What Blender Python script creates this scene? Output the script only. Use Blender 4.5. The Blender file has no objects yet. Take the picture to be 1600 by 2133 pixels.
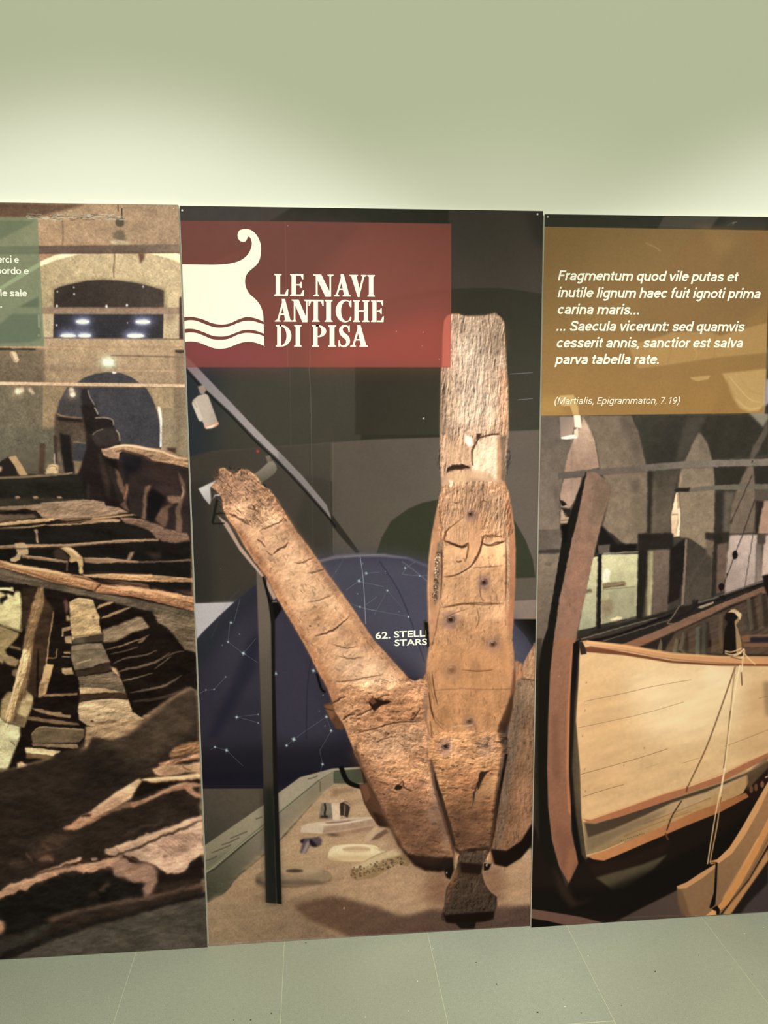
import bpy, bmesh, math
import numpy as np
from mathutils import Vector, Matrix

# ---------------------------------------------------------------- camera
FPX, YAW, PITCH, ROLL = 1666.8, -0.0907, -0.1288, 0.0076
CAM = np.array([0.3128, -2.109, 1.4965])
def rot(yaw, pitch, roll):
    cy, sy = math.cos(yaw), math.sin(yaw); cp, sp = math.cos(pitch), math.sin(pitch)
    cr, sr = math.cos(roll), math.sin(roll)
    return (np.array([[cy, -sy, 0], [sy, cy, 0], [0, 0, 1]]) @ np.array([[1, 0, 0], [0, cp, -sp], [0, sp, cp]])
            @ np.array([[cr, 0, sr], [0, 1, 0], [-sr, 0, cr]]))
RM = rot(YAW, PITCH, ROLL)
sc = bpy.context.scene
cam = bpy.data.objects.new('camera', bpy.data.cameras.new('camera'))
sc.collection.objects.link(cam); sc.camera = cam
m = Matrix([[RM[0, 0], RM[0, 2], -RM[0, 1], CAM[0]], [RM[1, 0], RM[1, 2], -RM[1, 1], CAM[1]],
            [RM[2, 0], RM[2, 2], -RM[2, 1], CAM[2]], [0, 0, 0, 1]])
cam.matrix_world = m
cam.data.sensor_fit = 'VERTICAL'; cam.data.sensor_height = 36.0
cam.data.lens = FPX / 2133 * 36.0
cam.data.clip_start = 0.05

# ---------------------------------------------------------------- world, lights, exposure
w = bpy.data.worlds.new('gallery_light'); sc.world = w; w.use_nodes = True
bg = w.node_tree.nodes['Background']; bg.inputs[0].default_value = (0.93, 0.985, 0.68, 1); bg.inputs[1].default_value = 0.70
def spot(name, loc, target, power, cone, blend, col, size):
    l = bpy.data.lights.new(name, 'SPOT'); l.energy = power; l.spot_size = math.radians(cone); l.spot_blend = blend
    l.color = col; l.shadow_soft_size = size
    o = bpy.data.objects.new(name, l); sc.collection.objects.link(o); o.location = loc
    o.rotation_euler = (Vector(target) - Vector(loc)).to_track_quat('-Z', 'Y').to_euler()
WARM = (1.0, 0.99, 0.90)
spot('ceiling_spot', (-0.15, -2.6, 3.1), (-0.15, 0, 0.86), 195, 50, 0.5, WARM, 0.08)
spot('ceiling_spot', (1.85, -2.6, 3.1), (1.85, 0, 0.82), 195, 50, 0.5, WARM, 0.08)
spot('ceiling_spot', (0.80, -2.6, 3.1), (0.80, 0, 0.72), 125, 50, 0.75, WARM, 0.08)
sc.view_settings.view_transform = 'Standard'; sc.view_settings.look = 'None'
sc.view_settings.gamma = 1; sc.view_settings.use_curve_mapping = False; sc.view_settings.exposure = 0.0

# ---------------------------------------------------------------- helpers
def back(u, v, yp=0.0):
    """photo pixel -> point (x, z) on the upright plane y = yp"""
    d = RM @ np.array([(u - 800) / FPX, 1.0, -(v - 1066.5) / FPX])
    t = (yp - CAM[1]) / d[1]
    p = CAM + t * d
    return p[0], p[2]
def s2l(c):
    c = np.asarray(c, dtype=np.float64)
    return np.where(c <= 0.04045, c / 12.92, ((c + 0.055) / 1.055) ** 2.4)
def link(o, parent=None):
    sc.collection.objects.link(o)
    if parent: o.parent = parent
    return o
def mesh_obj(name, verts, faces, mat, parent=None, uvs=None):
    me = bpy.data.meshes.new(name); me.from_pydata([tuple(map(float, v)) for v in verts], [], faces)
    if uvs is not None:
        uv = me.uv_layers.new(name='UVMap')
        for l in me.loops: uv.data[l.index].uv = uvs[l.vertex_index]
    mats = mat if isinstance(mat, (list, tuple)) else [mat]
    for q in mats: me.materials.append(q)
    me.update()
    return link(bpy.data.objects.new(name, me), parent)
def principled(name, col, rough=0.6, spec=0.3, bump=None, vary=None):
    mt = bpy.data.materials.new(name); mt.use_nodes = True; nt = mt.node_tree; b = nt.nodes['Principled BSDF']
    b.inputs['Base Color'].default_value = (*col, 1); b.inputs['Roughness'].default_value = rough
    b.inputs['Specular IOR Level'].default_value = spec
    tc = nt.nodes.new('ShaderNodeTexCoord')
    if vary:
        acc = None
        for (scale, amp, detail) in vary:
            n = nt.nodes.new('ShaderNodeTexNoise'); n.inputs['Scale'].default_value = scale; n.inputs['Detail'].default_value = detail
            nt.links.new(tc.outputs['Object'], n.inputs['Vector'])
            mr = nt.nodes.new('ShaderNodeMapRange'); mr.inputs[1].default_value = 0.25; mr.inputs[2].default_value = 0.75
            mr.inputs[3].default_value = 1 - amp; mr.inputs[4].default_value = 1 + amp
            nt.links.new(n.outputs['Fac'], mr.inputs[0])
            if acc is None: acc = mr.outputs[0]
            else:
                mu = nt.nodes.new('ShaderNodeMath'); mu.operation = 'MULTIPLY'
                nt.links.new(acc, mu.inputs[0]); nt.links.new(mr.outputs[0], mu.inputs[1]); acc = mu.outputs[0]
        vm = nt.nodes.new('ShaderNodeVectorMath'); vm.operation = 'SCALE'; vm.inputs[0].default_value = col
        nt.links.new(acc, vm.inputs['Scale']); nt.links.new(vm.outputs[0], b.inputs['Base Color'])
    if bump:
        n = nt.nodes.new('ShaderNodeTexNoise'); n.inputs['Scale'].default_value = bump[0]; n.inputs['Detail'].default_value = 4
        nt.links.new(tc.outputs['Object'], n.inputs['Vector'])
        bp = nt.nodes.new('ShaderNodeBump'); bp.inputs['Strength'].default_value = bump[1]; bp.inputs['Distance'].default_value = 0.002
        nt.links.new(n.outputs['Fac'], bp.inputs['Height']); nt.links.new(bp.outputs[0], b.inputs['Normal'])
    return mt
def box_vf(x0, x1, y0, y1, z0, z1):
    v = [(x0, y0, z0), (x1, y0, z0), (x1, y1, z0), (x0, y1, z0), (x0, y0, z1), (x1, y0, z1), (x1, y1, z1), (x0, y1, z1)]
    f = [(0, 3, 2, 1), (4, 5, 6, 7), (0, 1, 5, 4), (1, 2, 6, 5), (2, 3, 7, 6), (3, 0, 4, 7)]
    return v, f

# ---------------------------------------------------------------- the room: wall and floor
FZ = 0.0
WY = 0.010
M_wall = principled('wall_paint', (0.80, 0.80, 0.76), 0.9, 0.1, (260, 0.05), [(1.2, 0.02, 2)])
v, f = box_vf(-4, 5, WY, WY + 0.2, FZ - 0.05, 3.6)
o = mesh_obj('wall_back', v, f, M_wall); o['kind'] = 'structure'; o['label'] = 'plain off-white gallery wall behind the printed panels'
M_grout = principled('grout', (0.62, 0.62, 0.46), 0.9, 0.1)
M_tile = principled('floor_tile', (0.374, 0.392, 0.328), 0.62, 0.25, (500, 0.15), [(480, 0.26, 2), (90, 0.05, 3), (3.0, 0.06, 3)])
M_tile2 = principled('floor_tile_pale', (0.382, 0.398, 0.332), 0.62, 0.25, (500, 0.15), [(480, 0.26, 2), (90, 0.05, 3), (3.0, 0.06, 3)])
M_tile3 = principled('floor_tile_cool', (0.368, 0.390, 0.330), 0.62, 0.25, (500, 0.15), [(480, 0.26, 2), (90, 0.05, 3), (3.0, 0.06, 3)])
v, f = box_vf(-4, 5, -4.6, WY, FZ - 0.05, FZ - 0.0003)
floor = mesh_obj('floor', v, f, M_grout); floor['kind'] = 'structure'; floor.rotation_euler.y = 0.0048; floor.location.z = 0.0025; floor['label'] = 'grey-green stone-tiled gallery floor'
TW = 0.409; G = 0.0014
tmesh = []
for mt in (M_tile, M_tile2, M_tile3):
    hx, hy = TW / 2 - G / 2, TW - G / 2; bv = 0.0006
    vs = [(-hx, -hy, 0), (hx, -hy, 0), (hx, hy, 0), (-hx, hy, 0),
          (-hx, -hy, 0.010 - bv), (hx, -hy, 0.010 - bv), (hx, hy, 0.010 - bv), (-hx, hy, 0.010 - bv),
          (-hx + bv, -hy + bv, 0.010), (hx - bv, -hy + bv, 0.010), (hx - bv, hy - bv, 0.010), (-hx + bv, hy - bv, 0.010)]
    fs = [(0, 1, 5, 4), (1, 2, 6, 5), (2, 3, 7, 6), (3, 0, 4, 7), (4, 5, 9, 8), (5, 6, 10, 9), (6, 7, 11, 10), (7, 4, 8, 11), (8, 9, 10, 11)]
    me = bpy.data.meshes.new('tile'); me.from_pydata(vs, [], fs); me.materials.append(mt); tmesh.append(me)
def cut_tile(name, xa, xb, ya, yb, mt):
    v, f = box_vf(xa, xb, ya, yb, FZ - 0.010, FZ)
    return mesh_obj(name, v, f, mt, floor)
LEN = 2 * TW
for i in range(-7, 10):
    xa = 0.212 + (i - 1) * TW                       # column i spans xa .. xa+TW
    off = {2: 0.375}.get(i, (0.62 if i % 2 else 0.72) if i in (0, 1, 3, 4) else 0.45 + 0.27 * (i % 2))
    k = abs(i * 5 + 1) % 3
    cut_tile('tile', xa + G / 2, xa + TW - G / 2, -off + G / 2, WY, (M_tile, M_tile2, M_tile3)[k])
    for j in range(4):
        o = link(bpy.data.objects.new('tile', tmesh[(k + j + 1) % 3]), floor)
        o.location = (xa + TW / 2, -off - TW - j * LEN, FZ - 0.010)

#PAINT_BEGIN
# ---------------------------------------------------------------- the printed artwork
S = 1000.0
rng = np.random.RandomState(7)
LAT = rng.rand(256, 256).astype(np.float32)
def vnoise(u, v, seed=0):
    iu = np.floor(u).astype(np.int32); iv = np.floor(v).astype(np.int32)
    fu = (u - iu).astype(np.float32); fv = (v - iv).astype(np.float32)
    fu = fu * fu * (3 - 2 * fu); fv = fv * fv * (3 - 2 * fv)
    a0 = (iu + seed * 37) & 255; a1 = (a0 + 1) & 255; b0 = (iv + seed * 91) & 255; b1 = (b0 + 1) & 255
    x0 = LAT[b0, a0] * (1 - fu) + LAT[b0, a1] * fu
    x1 = LAT[b1, a0] * (1 - fu) + LAT[b1, a1] * fu
    return x0 * (1 - fv) + x1 * fv
def fbm(u, v, seed=0, oct=3):
    s = 0; a = 1; t = 0
    for k in range(oct):
        s = s + a * vnoise(u * 2 ** k, v * 2 ** k, seed + k * 13); t += a; a *= 0.5
    return s / t
def blur(a, r):
    if r < 0.6: return a
    k = max(1, int(round(r)))
    for _ in range(2):
        for ax in (0, 1):
            p = np.pad(a, [(k + 1, k) if q == ax else (0, 0) for q in range(2)], mode='edge')
            c = np.cumsum(p, axis=ax, dtype=np.float64)
            n = a.shape[ax]
            a = (np.take(c, range(2 * k + 1, 2 * k + 1 + n), ax) - np.take(c, range(0, n), ax)) / (2 * k + 1)
    return a.astype(np.float32)
def catmull(p, closed=True, n=5):
    p = np.asarray(p, float); N = len(p); out = []
    for i in range(N if closed else N - 1):
        if closed: a, b, c, d = p[(i - 1) % N], p[i], p[(i + 1) % N], p[(i + 2) % N]
        else: a, b, c, d = p[max(i - 1, 0)], p[i], p[i + 1], p[min(i + 2, N - 1)]
        for t in np.arange(n) / n:
            out.append(0.5 * (2 * b + (c - a) * t + (2 * a - 5 * b + 4 * c - d) * t * t + (3 * b - a - 3 * c + d) * t ** 3))
    if not closed: out.append(p[-1])
    return np.array(out)
class Art:
    """One panel's artwork, rastered on the panel's own plane (metres * S)."""
    def __init__(s, yp, x0, x1, zt, zb, base):
        s.yp, s.x0, s.zt = yp, x0, zt
        s.w = int(math.ceil((x1 - x0) * S)); s.h = int(math.ceil((zt - zb) * S))
        s.c = np.empty((s.h, s.w, 3), np.float32); s.c[:] = base
        s.fr(0, 0, 1); s.jit = 0
    def fr(s, ox, oy, k): s.o = (ox, oy, k)
    def cv(s, pts):
        if isinstance(pts, str): pts = np.array(pts.split(), float).reshape(-1, 2)
        out = []
        for u, v in np.asarray(pts, float):
            x, z = back(s.o[0] + u / s.o[2], s.o[1] + v / s.o[2], s.yp)
            out.append(((x - s.x0) * S, (s.zt - z) * S))
        return np.array(out)
    def mask(s, q, b=0):
        pad = int(3 * b + 3)
        X0 = int(max(0, math.floor(q[:, 0].min()) - pad)); X1 = int(min(s.w, math.ceil(q[:, 0].max()) + pad))
        Y0 = int(max(0, math.floor(q[:, 1].min()) - pad)); Y1 = int(min(s.h, math.ceil(q[:, 1].max()) + pad))
        if X1 <= X0 or Y1 <= Y0: return None
        W, H = X1 - X0, Y1 - Y0; SS = 4
        acc = np.zeros((H * SS, W + 2), np.float32)
        n = len(q)
        for i in range(n):
            ax, ay = q[i]; bx, by = q[(i + 1) % n]
            ax -= X0; bx -= X0; ay = (ay - Y0) * SS; by = (by - Y0) * SS
            if ay == by: continue
            sg = 1.0
            if ay > by: ax, ay, bx, by, sg = bx, by, ax, ay, -1.0
            r0 = max(0, int(math.ceil(ay - 0.5))); r1 = min(H * SS - 1, int(math.ceil(by - 0.5)) - 1)
            if r1 < r0: continue
            r = np.arange(r0, r1 + 1); xx = np.clip(ax + (r + 0.5 - ay) * (bx - ax) / (by - ay), 0, W)
            xi = xx.astype(int); fx = xx - xi
            np.add.at(acc, (r, xi), sg * (1 - fx)); np.add.at(acc, (r, xi + 1), sg * fx)
        m = np.clip(np.abs(np.cumsum(acc, 1)[:, :W]), 0, 1).reshape(H, SS, W).mean(1)
        if b: m = blur(m, b)
        return m, X0, Y0, X1, Y1
    def put(s, mk, col, a=1.0, g=None, n=0, tex=None):
        if mk is None: return
        m, X0, Y0, X1, Y1 = mk
        R = s.c[Y0:Y1, X0:X1]
        col = np.array(col, np.float32)
        if g:
            e = s.cv([g[1:3], g[3:5]]); d = e[1] - e[0]; L = float(d @ d)
            yy, xx = np.mgrid[Y0:Y1, X0:X1].astype(np.float32)
            t = np.clip(((xx - e[0, 0]) * d[0] + (yy - e[0, 1]) * d[1]) / L, 0, 1)[..., None]
            C = col * (1 - t) + np.array(g[0], np.float32) * t
        else: C = np.broadcast_to(col, R.shape)
        if n or tex:
            yy, xx = np.mgrid[Y0:Y1, X0:X1].astype(np.float32); k = 1.0
            if n: k = k + n / 100.0 * (fbm(xx / 9, yy / 9, 3, 3) * 2 - 1) + n / 130.0 * (rng.rand(*m.shape).astype(np.float32) - .5)
            if tex:
                ang, lu, lv, amp = tex; ca, sa = math.cos(math.radians(ang)), math.sin(math.radians(ang))
                U = (xx * ca + yy * sa) / lu; V = (-xx * sa + yy * ca) / lv
                k = k + amp * (fbm(U, V, 5, 3) * 2 - 1)
            C = C * (k[..., None] if np.ndim(k) else k)
        mm = (m * a)[..., None]
        R[:] = R * (1 - mm) + C * mm
    def P(s, col, pts, b=0, a=1.0, g=None, n=0, tex=None, sm=0, add=None):
        q = s.cv(pts)
        if sm: q = catmull(q)
        s.put(s.mask(q, b), col, a, g, n, tex)
    def L(s, col, pts, wd, b=0, a=1.0, sm=1, taper=0):
        q = s.cv(pts)
        if sm and len(q) > 2: q = catmull(q, False)
        t = np.gradient(q, axis=0); t /= (np.linalg.norm(t, axis=1)[:, None] + 1e-9); nrm = np.stack([-t[:, 1], t[:, 0]], 1)
        ww = wd * 1.2 / 2 * np.ones(len(q))
        if taper: ww = ww * np.clip(np.sin(np.linspace(0.12, math.pi - 0.12, len(q))) * 1.3, 0.15, 1)
        s.put(s.mask(np.concatenate([q + nrm * ww[:, None], (q - nrm * ww[:, None])[::-1]]), b), col, a)
    def E(s, col, x, y, rx, ry, b=0, a=1.0, rot_=0, n=0):
        th = np.linspace(0, 2 * math.pi, 28, endpoint=False); r = math.radians(rot_)
        X = x + rx * np.cos(th) * math.cos(r) - ry * np.sin(th) * math.sin(r)
        Y = y + rx * np.cos(th) * math.sin(r) + ry * np.sin(th) * math.cos(r)
        s.put(s.mask(s.cv(np.stack([X, Y], 1)), b), col, a, n=n)
    def relief(s, pts, ang, lu, lv, amp, seed=1, light=(-0.5, -0.8), cracks=0, sm=1, b=1, pit=0):
        """carved-timber look of the printed photograph: fibres, dents and short cracks along the grain"""
        q = s.cv(pts)
        if sm: q = catmull(q)
        mk = s.mask(q, b)
        if mk is None: return
        m, X0, Y0, X1, Y1 = mk
        yy, xx = np.mgrid[Y0:Y1, X0:X1].astype(np.float32); ca, sa = math.cos(math.radians(ang)), math.sin(math.radians(ang))
        wx = fbm(xx / 70, yy / 70, seed + 40, 2) * 14; U = ((xx * ca + yy * sa) + wx) / lu; V = ((-xx * sa + yy * ca) + wx) / lv
        h = fbm(U, V, seed, 4) + 0.35 * fbm(xx / 7, yy / 7, seed + 9, 2) + 0.9 * fbm(U / 4, V / 5, seed + 5, 2)
        gy, gx = np.gradient(h)
        sh = (gx * light[0] + gy * light[1]) * 8
        k = 1 + amp * np.clip(sh, -1.2, 1.0) + amp * 0.35 * (fbm(xx / 45, yy / 45, seed + 20, 2) * 2 - 1)
        if pit:
            d = fbm(U * 1.5, V * 1.5, seed + 60, 2); k = k * (1 - pit * np.clip((0.27 - d) * 14, 0, 1))
        R = s.c[Y0:Y1, X0:X1]; R[:] = R * (1 + (k[..., None] - 1) * m[..., None])
        r2 = np.random.RandomState(seed)
        for _ in range(cracks):
            for _t in range(20):
                px, py = r2.uniform(X0, X1 - 1), r2.uniform(Y0, Y1 - 1)
                if m[int(py) - Y0, int(px) - X0] > 0.9: break
            Lc = r2.uniform(5, 24); a2 = math.radians(ang + r2.uniform(-14, 14)); dx, dy = math.cos(a2) * Lc, math.sin(a2) * Lc
            pp = np.array([(px, py), (px + dx * .5 + r2.uniform(-2, 2), py + dy * .5 + r2.uniform(-2, 2)), (px + dx, py + dy)])
            nn = np.array([-dy, dx]) / Lc * r2.uniform(0.5, 1.1)
            cc = s.c[int(np.clip(py, 0, s.h - 1)), int(np.clip(px, 0, s.w - 1))] * r2.uniform(0.35, 0.6)
            s.put(s.mask(np.array([pp[0], pp[1] + nn, pp[2], pp[1] - nn])), cc, 0.75)
    def warp(s, pts, amp=2.0, sc=14, seed=1, b=6):
        """ragged edges inside a region: push the pixels about by a small smooth noise"""
        mk = s.mask(s.cv(pts), b)
        if mk is None: return
        m, X0, Y0, X1, Y1 = mk; yy, xx = np.mgrid[Y0:Y1, X0:X1].astype(np.float32)
        dx = (fbm(xx / sc, yy / sc, seed, 3) - .5) * 2 * amp * 1.8 * m; dy = (fbm(xx / sc, yy / sc, seed + 50, 3) - .5) * 2 * amp * 1.8 * m
        sx = np.clip(xx + dx, 0, s.w - 1.01); sy = np.clip(yy + dy, 0, s.h - 1.01)
        ix, iy = sx.astype(int), sy.astype(int); fx, fy = (sx - ix)[..., None], (sy - iy)[..., None]
        C = s.c
        s.c[Y0:Y1, X0:X1] = ((C[iy, ix] * (1 - fx) + C[iy, ix + 1] * fx) * (1 - fy) + (C[iy + 1, ix] * (1 - fx) + C[iy + 1, ix + 1] * fx) * fy)
    def mottle(s, pts, amp, sc, seed=1, b=4, fine=0.0, ang=0, st=1):
        """uneven tone of the printed photograph: blotches plus grain"""
        mk = s.mask(s.cv(pts), b)
        if mk is None: return
        m, X0, Y0, X1, Y1 = mk; yy, xx = np.mgrid[Y0:Y1, X0:X1].astype(np.float32)
        ca, sa = math.cos(math.radians(ang)), math.sin(math.radians(ang))
        k = amp * (fbm((xx * ca + yy * sa) / sc / st, (-xx * sa + yy * ca) / sc, seed, 4) * 2 - 1)
        if fine:
            g = rng.normal(0, 1, m.shape).astype(np.float32); k = k + fine * blur(g, 1) * 2.2
        s.c[Y0:Y1, X0:X1] *= (1 + k * m)[..., None]

    def tone(s, pts, gain, sat=1.0, b=2, sm=0):
        mk = s.mask(s.cv(pts), b)
        if mk is None: return
        m, X0, Y0, X1, Y1 = mk; R = s.c[Y0:Y1, X0:X1]; g = (R @ np.array([.3, .59, .11], np.float32))[..., None]
        N = (g + (R - g) * sat) * gain; R[:] = R + (N - R) * m[..., None]
    def soft(s, pts, r, b=8):
        mk = s.mask(s.cv(pts), b)
        if mk is None: return
        m, X0, Y0, X1, Y1 = mk; R = s.c[Y0:Y1, X0:X1]
        for k in range(3): R[..., k] += (blur(R[..., k].copy(), r) - R[..., k]) * m

    def rgb(s, gain, lift=0):
        s.c = s.c * np.array(gain, np.float32) + lift


# ---- left print: the hall with the ancient ship timbers

def art_left():
    A = Art(-0.006, -0.93, 0.01, 2.02, -0.02, (120, 98, 74))
    F, P, L, E_, R = A.fr, A.P, A.L, A.E, A.relief
    F(0, 400, 4)
    P((150, 120, 88), '-2400 60 1700 60 1700 2400 -2400 2400', g=((118, 100, 78), 900, 300, -200, 2000), n=9)
    P((152, 120, 88), '200 95 1700 95 1700 445 200 445', g=((140, 112, 86), 300, 300, 1500, 200), n=9)
    P((86, 62, 46), '-2400 60 720 100 600 135 480 165 310 215 -400 215 -2400 800', b=3, n=6)
    P((58, 40, 30), '-2400 60 400 95 300 104 -100 130 -400 300 -2400 900', b=6, a=.6)
    P((172, 150, 112), '330 515 1700 515 1700 975 330 975', g=((150, 130, 95), 800, 600, 400, 960), n=9)
    P((150, 110, 85), '320 515 480 515 330 580', b=1, n=5)
    P((226, 206, 166), '335 580 450 530 520 513 700 513 600 532 480 565 335 620 0 822 -300 1000 -300 960 0 790', b=1.2)
    P((226, 204, 160), '1215 510 1480 508 1500 530 1502 590 1400 552 1300 525', b=1.2)
    P((88, 70, 62), '-2400 470 0 452 1495 435 1640 430 1640 505 0 517 -2400 540', b=1, g=((112, 92, 74), 1000, 450, 1500, 450), n=6)
    L((68, 48, 38), '0 512 1500 504', 1.2, b=.6)
    L((70, 52, 38), '520 230 525 330 523 440', 1.3, b=.8)
    L((90, 70, 50), '955 512 955 560 948 640 950 720', 2, b=.8)
    P((96, 60, 48), '1150 510 1205 510 1200 560 1165 600 1160 550', b=1.5)
    # sign hung from the vault
    L((50, 38, 28), '982 105 985 160', 1.6); L((50, 38, 28), '1015 135 1016 215', 2)
    P((74, 64, 50), '965 225 1035 220 1033 275 1010 292 975 285 960 260', b=1.2)
    P((96, 84, 66), '950 340 985 318 1030 322 1055 400 1000 405 940 380', b=2)
    P((176, 160, 130), '915 405 1000 402 1090 418 1080 432 960 432 920 425', b=1.5, a=.8)
    P((120, 100, 74), '1075 130 1490 150 1490 200 1200 150', b=6, a=.5)
    # window in the vault
    P((128, 112, 82), '435 980 435 810 500 775 720 728 850 720 1010 728 1130 745 1380 810 1395 980', b=3)
    P((46, 38, 35), '450 962 450 815 500 790 600 765 720 740 850 732 980 738 1120 755 1240 782 1365 820 1365 962', b=1.2, n=8, g=((58, 48, 44), 600, 900, 1300, 900))
    P((132, 106, 88), '345 962 1518 962 1518 1018 345 1012', n=7); L((92, 66, 56), '450 965 1360 965', 1.5, b=.6); L((150, 128, 104), '460 1014 1360 1016', 1, b=.6)
    P((42, 40, 48), '450 1016 1362 1018 1358 1220 445 1214', b=.8, n=8)
    P((165, 146, 112), '345 1018 445 1018 440 1214 360 1214', n=8); P((160, 140, 108), '1366 1018 1500 1020 1500 1225 1360 1220', n=8)
    P((120, 98, 80), '1380 1018 1480 1018 1440 1085 1400 1080', b=4, a=.7)
    P((58, 42, 40), '1494 880 1512 870 1528 1228 1494 1228', b=1)
    for x, y, rx in ((690, 1080, 55), (1190, 1082, 60), (570, 1197, 65), (705, 1197, 52), (1130, 1198, 70)):
        E_((120, 128, 190), x, y - 5, rx * 1.45, 42, b=9, a=.75); E_((206, 214, 250), x, y, rx * 1.08, 20, b=3, a=.9); E_((253, 253, 255), x, y, rx, 11, b=.8)
    for x, y, r in ((475, 950, 8), (888, 953, 9), (1058, 943, 8), (615, 795, 5), (618, 850, 6), (478, 830, 5), (1193, 788, 6), (472, 1110, 6), (1062, 1090, 4)):
        E_((225, 225, 235), x, y, r, r * 1.5, b=.8)
    P((160, 132, 100), '365 1218 1700 1230 1700 1600 355 1590', n=9, g=((146, 120, 92), 700, 1230, 700, 1590))
    L((84, 64, 50), '370 1214 700 1218 1525 1226', 1.5, b=.6)
    P((150, 118, 86), '-2400 1285 1528 1285 1528 1300 -2400 1302', b=1, a=.8); L((186, 150, 116), '0 1290 700 1300', 1.5, b=.8)
    P((105, 89, 71), '-2400 1320 358 1312 360 1582 -2400 1582', b=2, n=9)
    P((100, 82, 64), '355 1312 372 1312 374 1582 358 1582', b=1.5, a=.7)
    P((118, 96, 76), '360 1440 850 1460 850 1500 360 1490', b=6, a=.5)
    P((46, 40, 33), '-2400 1300 85 1300 105 1308 200 1302 300 1305 290 1320 130 1315 90 1318 -2400 1316', b=1)
    P((206, 176, 140), '80 1338 105 1326 132 1334 162 1402 140 1422 118 1415', b=1); P((150, 122, 92), '80 1338 95 1334 130 1415 118 1415', b=1)
    E_((176, 190, 160), 900, 1420, 75, 55, b=10, a=.7); E_((212, 232, 208), 902, 1420, 50, 36, b=4, a=.8)
    P((250, 255, 250), '865 1400 940 1400 940 1440 865 1440', b=1.4)
    L((84, 64, 50), '920 1362 1200 1368 1530 1375', 1.6, b=.6)
    L((175, 142, 110), '850 1495 1100 1490 1535 1492', 2, b=1)
    P((118, 96, 74), '1458 1320 1532 1318 1545 1600 1458 1600', b=3, a=.8); P((62, 46, 42), '1458 1316 1535 1316 1535 1338 1500 1345 1460 1336', b=1)
    # arched doorway
    P((124, 106, 82), '-2400 1608 1560 1625 1570 2140 -2400 2140', n=8, g=((104, 94, 78), 1300, 1700, 0, 1900))
    P((142, 118, 88), '358 1605 560 1620 480 1760 455 2140 355 2140', n=8)
    P((148, 124, 92), '1215 1625 1450 1625 1455 2150 1345 2150 1330 1950 1300 1800', n=8)
    P((110, 92, 70), '1450 1625 1520 1625 1490 2150 1450 2150', b=4, a=.6)
    P((150, 128, 98), '625 1590 700 1535 800 1500 900 1488 1010 1496 1110 1535 1180 1592', b=2, a=.7)
    P((60, 58, 66), '640 1590 700 1545 800 1512 900 1500 1010 1508 1100 1545 1165 1592', b=1.2, n=8)
    P((62, 60, 68), '560 1625 1215 1628 1270 1720 1310 1830 1330 1930 1345 2100 1330 2240 470 2240 470 1840 500 1740', b=1.2, n=9, g=((54, 53, 62), 560, 1700, 1300, 2100))
    P((60, 58, 66), '1020 1700 1060 1700 1075 2200 1030 2200', b=6, a=.5); P((60, 58, 64), '900 1640 930 1640 940 2100 900 2100', b=5, a=.4)
    P((60, 54, 50), '530 1720 690 1640 690 1850 480 1840', b=6, a=.5)
    P((226, 226, 228), '1316 1785 1332 1790 1345 1840 1352 1930 1342 1950 1334 1900', b=.8)
    P((225, 186, 150), '-2400 1576 0 1580 1540 1602 1540 1628 0 1608 -2400 1600', n=3, g=((196, 162, 130), 0, 1590, 600, 1600))
    L((110, 84, 66), '0 1610 1540 1629', 1.2, b=.5, a=.7)
    E_((190, 160, 120), 150, 1665, 50, 40, b=8, a=.6)
    P((215, 190, 155), '140 1632 190 1628 202 1660 165 1685 135 1665', b=1.5); E_((255, 240, 205), 145, 1662, 22, 18, b=1.5)
    P((196, 172, 140), '232 1632 262 1632 290 1680 272 1692 240 1660', b=1.5); P((214, 194, 165), '575 1632 610 1630 628 1690 600 1705 580 1680', b=1.5)
    E_((160, 130, 110), 600, 1690, 50, 40, b=8, a=.6); E_((255, 238, 210), 606, 1690, 22, 18, b=1.5)
    E_((235, 225, 225), 952, 1505, 18, 9, b=1.2)
    P((40, 35, 36), '680 1650 700 1638 735 1645 746 1700 778 1750 802 1800 818 1850 825 1900 700 1920 690 1800 674 1720', b=1.5, n=8); L((150, 138, 128), '733 1648 746 1700 780 1760 800 1800 816 1848', 2, b=.8)
    # lower part: hull timbers
    F(0, 850, 3.63636)
    P((102, 95, 79), '-2200 150 425 150 425 520 -2200 520', b=5, n=9, g=((84, 78, 66), 100, 100, 400, 500))
    P((26, 23, 22), '-2200 520 650 500 780 330 880 300 1440 400 1460 2000 -2200 2000', b=2, n=8)
    P((228, 228, 230), '1195 0 1216 40 1228 110 1224 170 1240 165 1222 180 1226 290 1210 300 1213 175 1214 80', b=.8)
    P((130, 113, 88), '1230 0 1422 0 1425 370 1330 350 1228 300', n=9); P((100, 84, 64), '1310 0 1380 0 1370 340 1320 330', b=6, a=.5)
    P((64, 42, 36), '1262 300 1335 300 1332 345 1270 320', b=1.5)
    P((74, 60, 50), '415 40 630 70 655 130 662 270 560 260 545 500 440 500 425 300 410 200', b=2, n=14)
    P((96, 84, 70), '420 330 470 330 490 490 440 495', b=3, n=9)
    L((150, 112, 88), '420 35 470 60 540 72 625 76', 3.5, b=1, taper=1); L((118, 100, 84), '550 258 600 262 655 270', 2, b=1)
    P((36, 30, 28), '430 65 625 85 625 110 440 95', b=2); P((30, 26, 26), '450 190 530 205 550 400 570 500 490 490 465 330', b=1.5); P((60, 46, 40), '405 210 430 215 435 420 415 420', b=1.2)
    P((74, 56, 44), '300 270 345 265 338 400 335 505 290 505 298 380', b=1.5, n=9); L((190, 180, 170), '412 345 416 420', 2, b=.8)
    P((206, 176, 136), '345 500 348 460 372 430 410 422 440 432 442 500', b=1.5, n=7); L((110, 76, 52), '372 445 400 440 425 450 432 470', 2, b=1)
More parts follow.
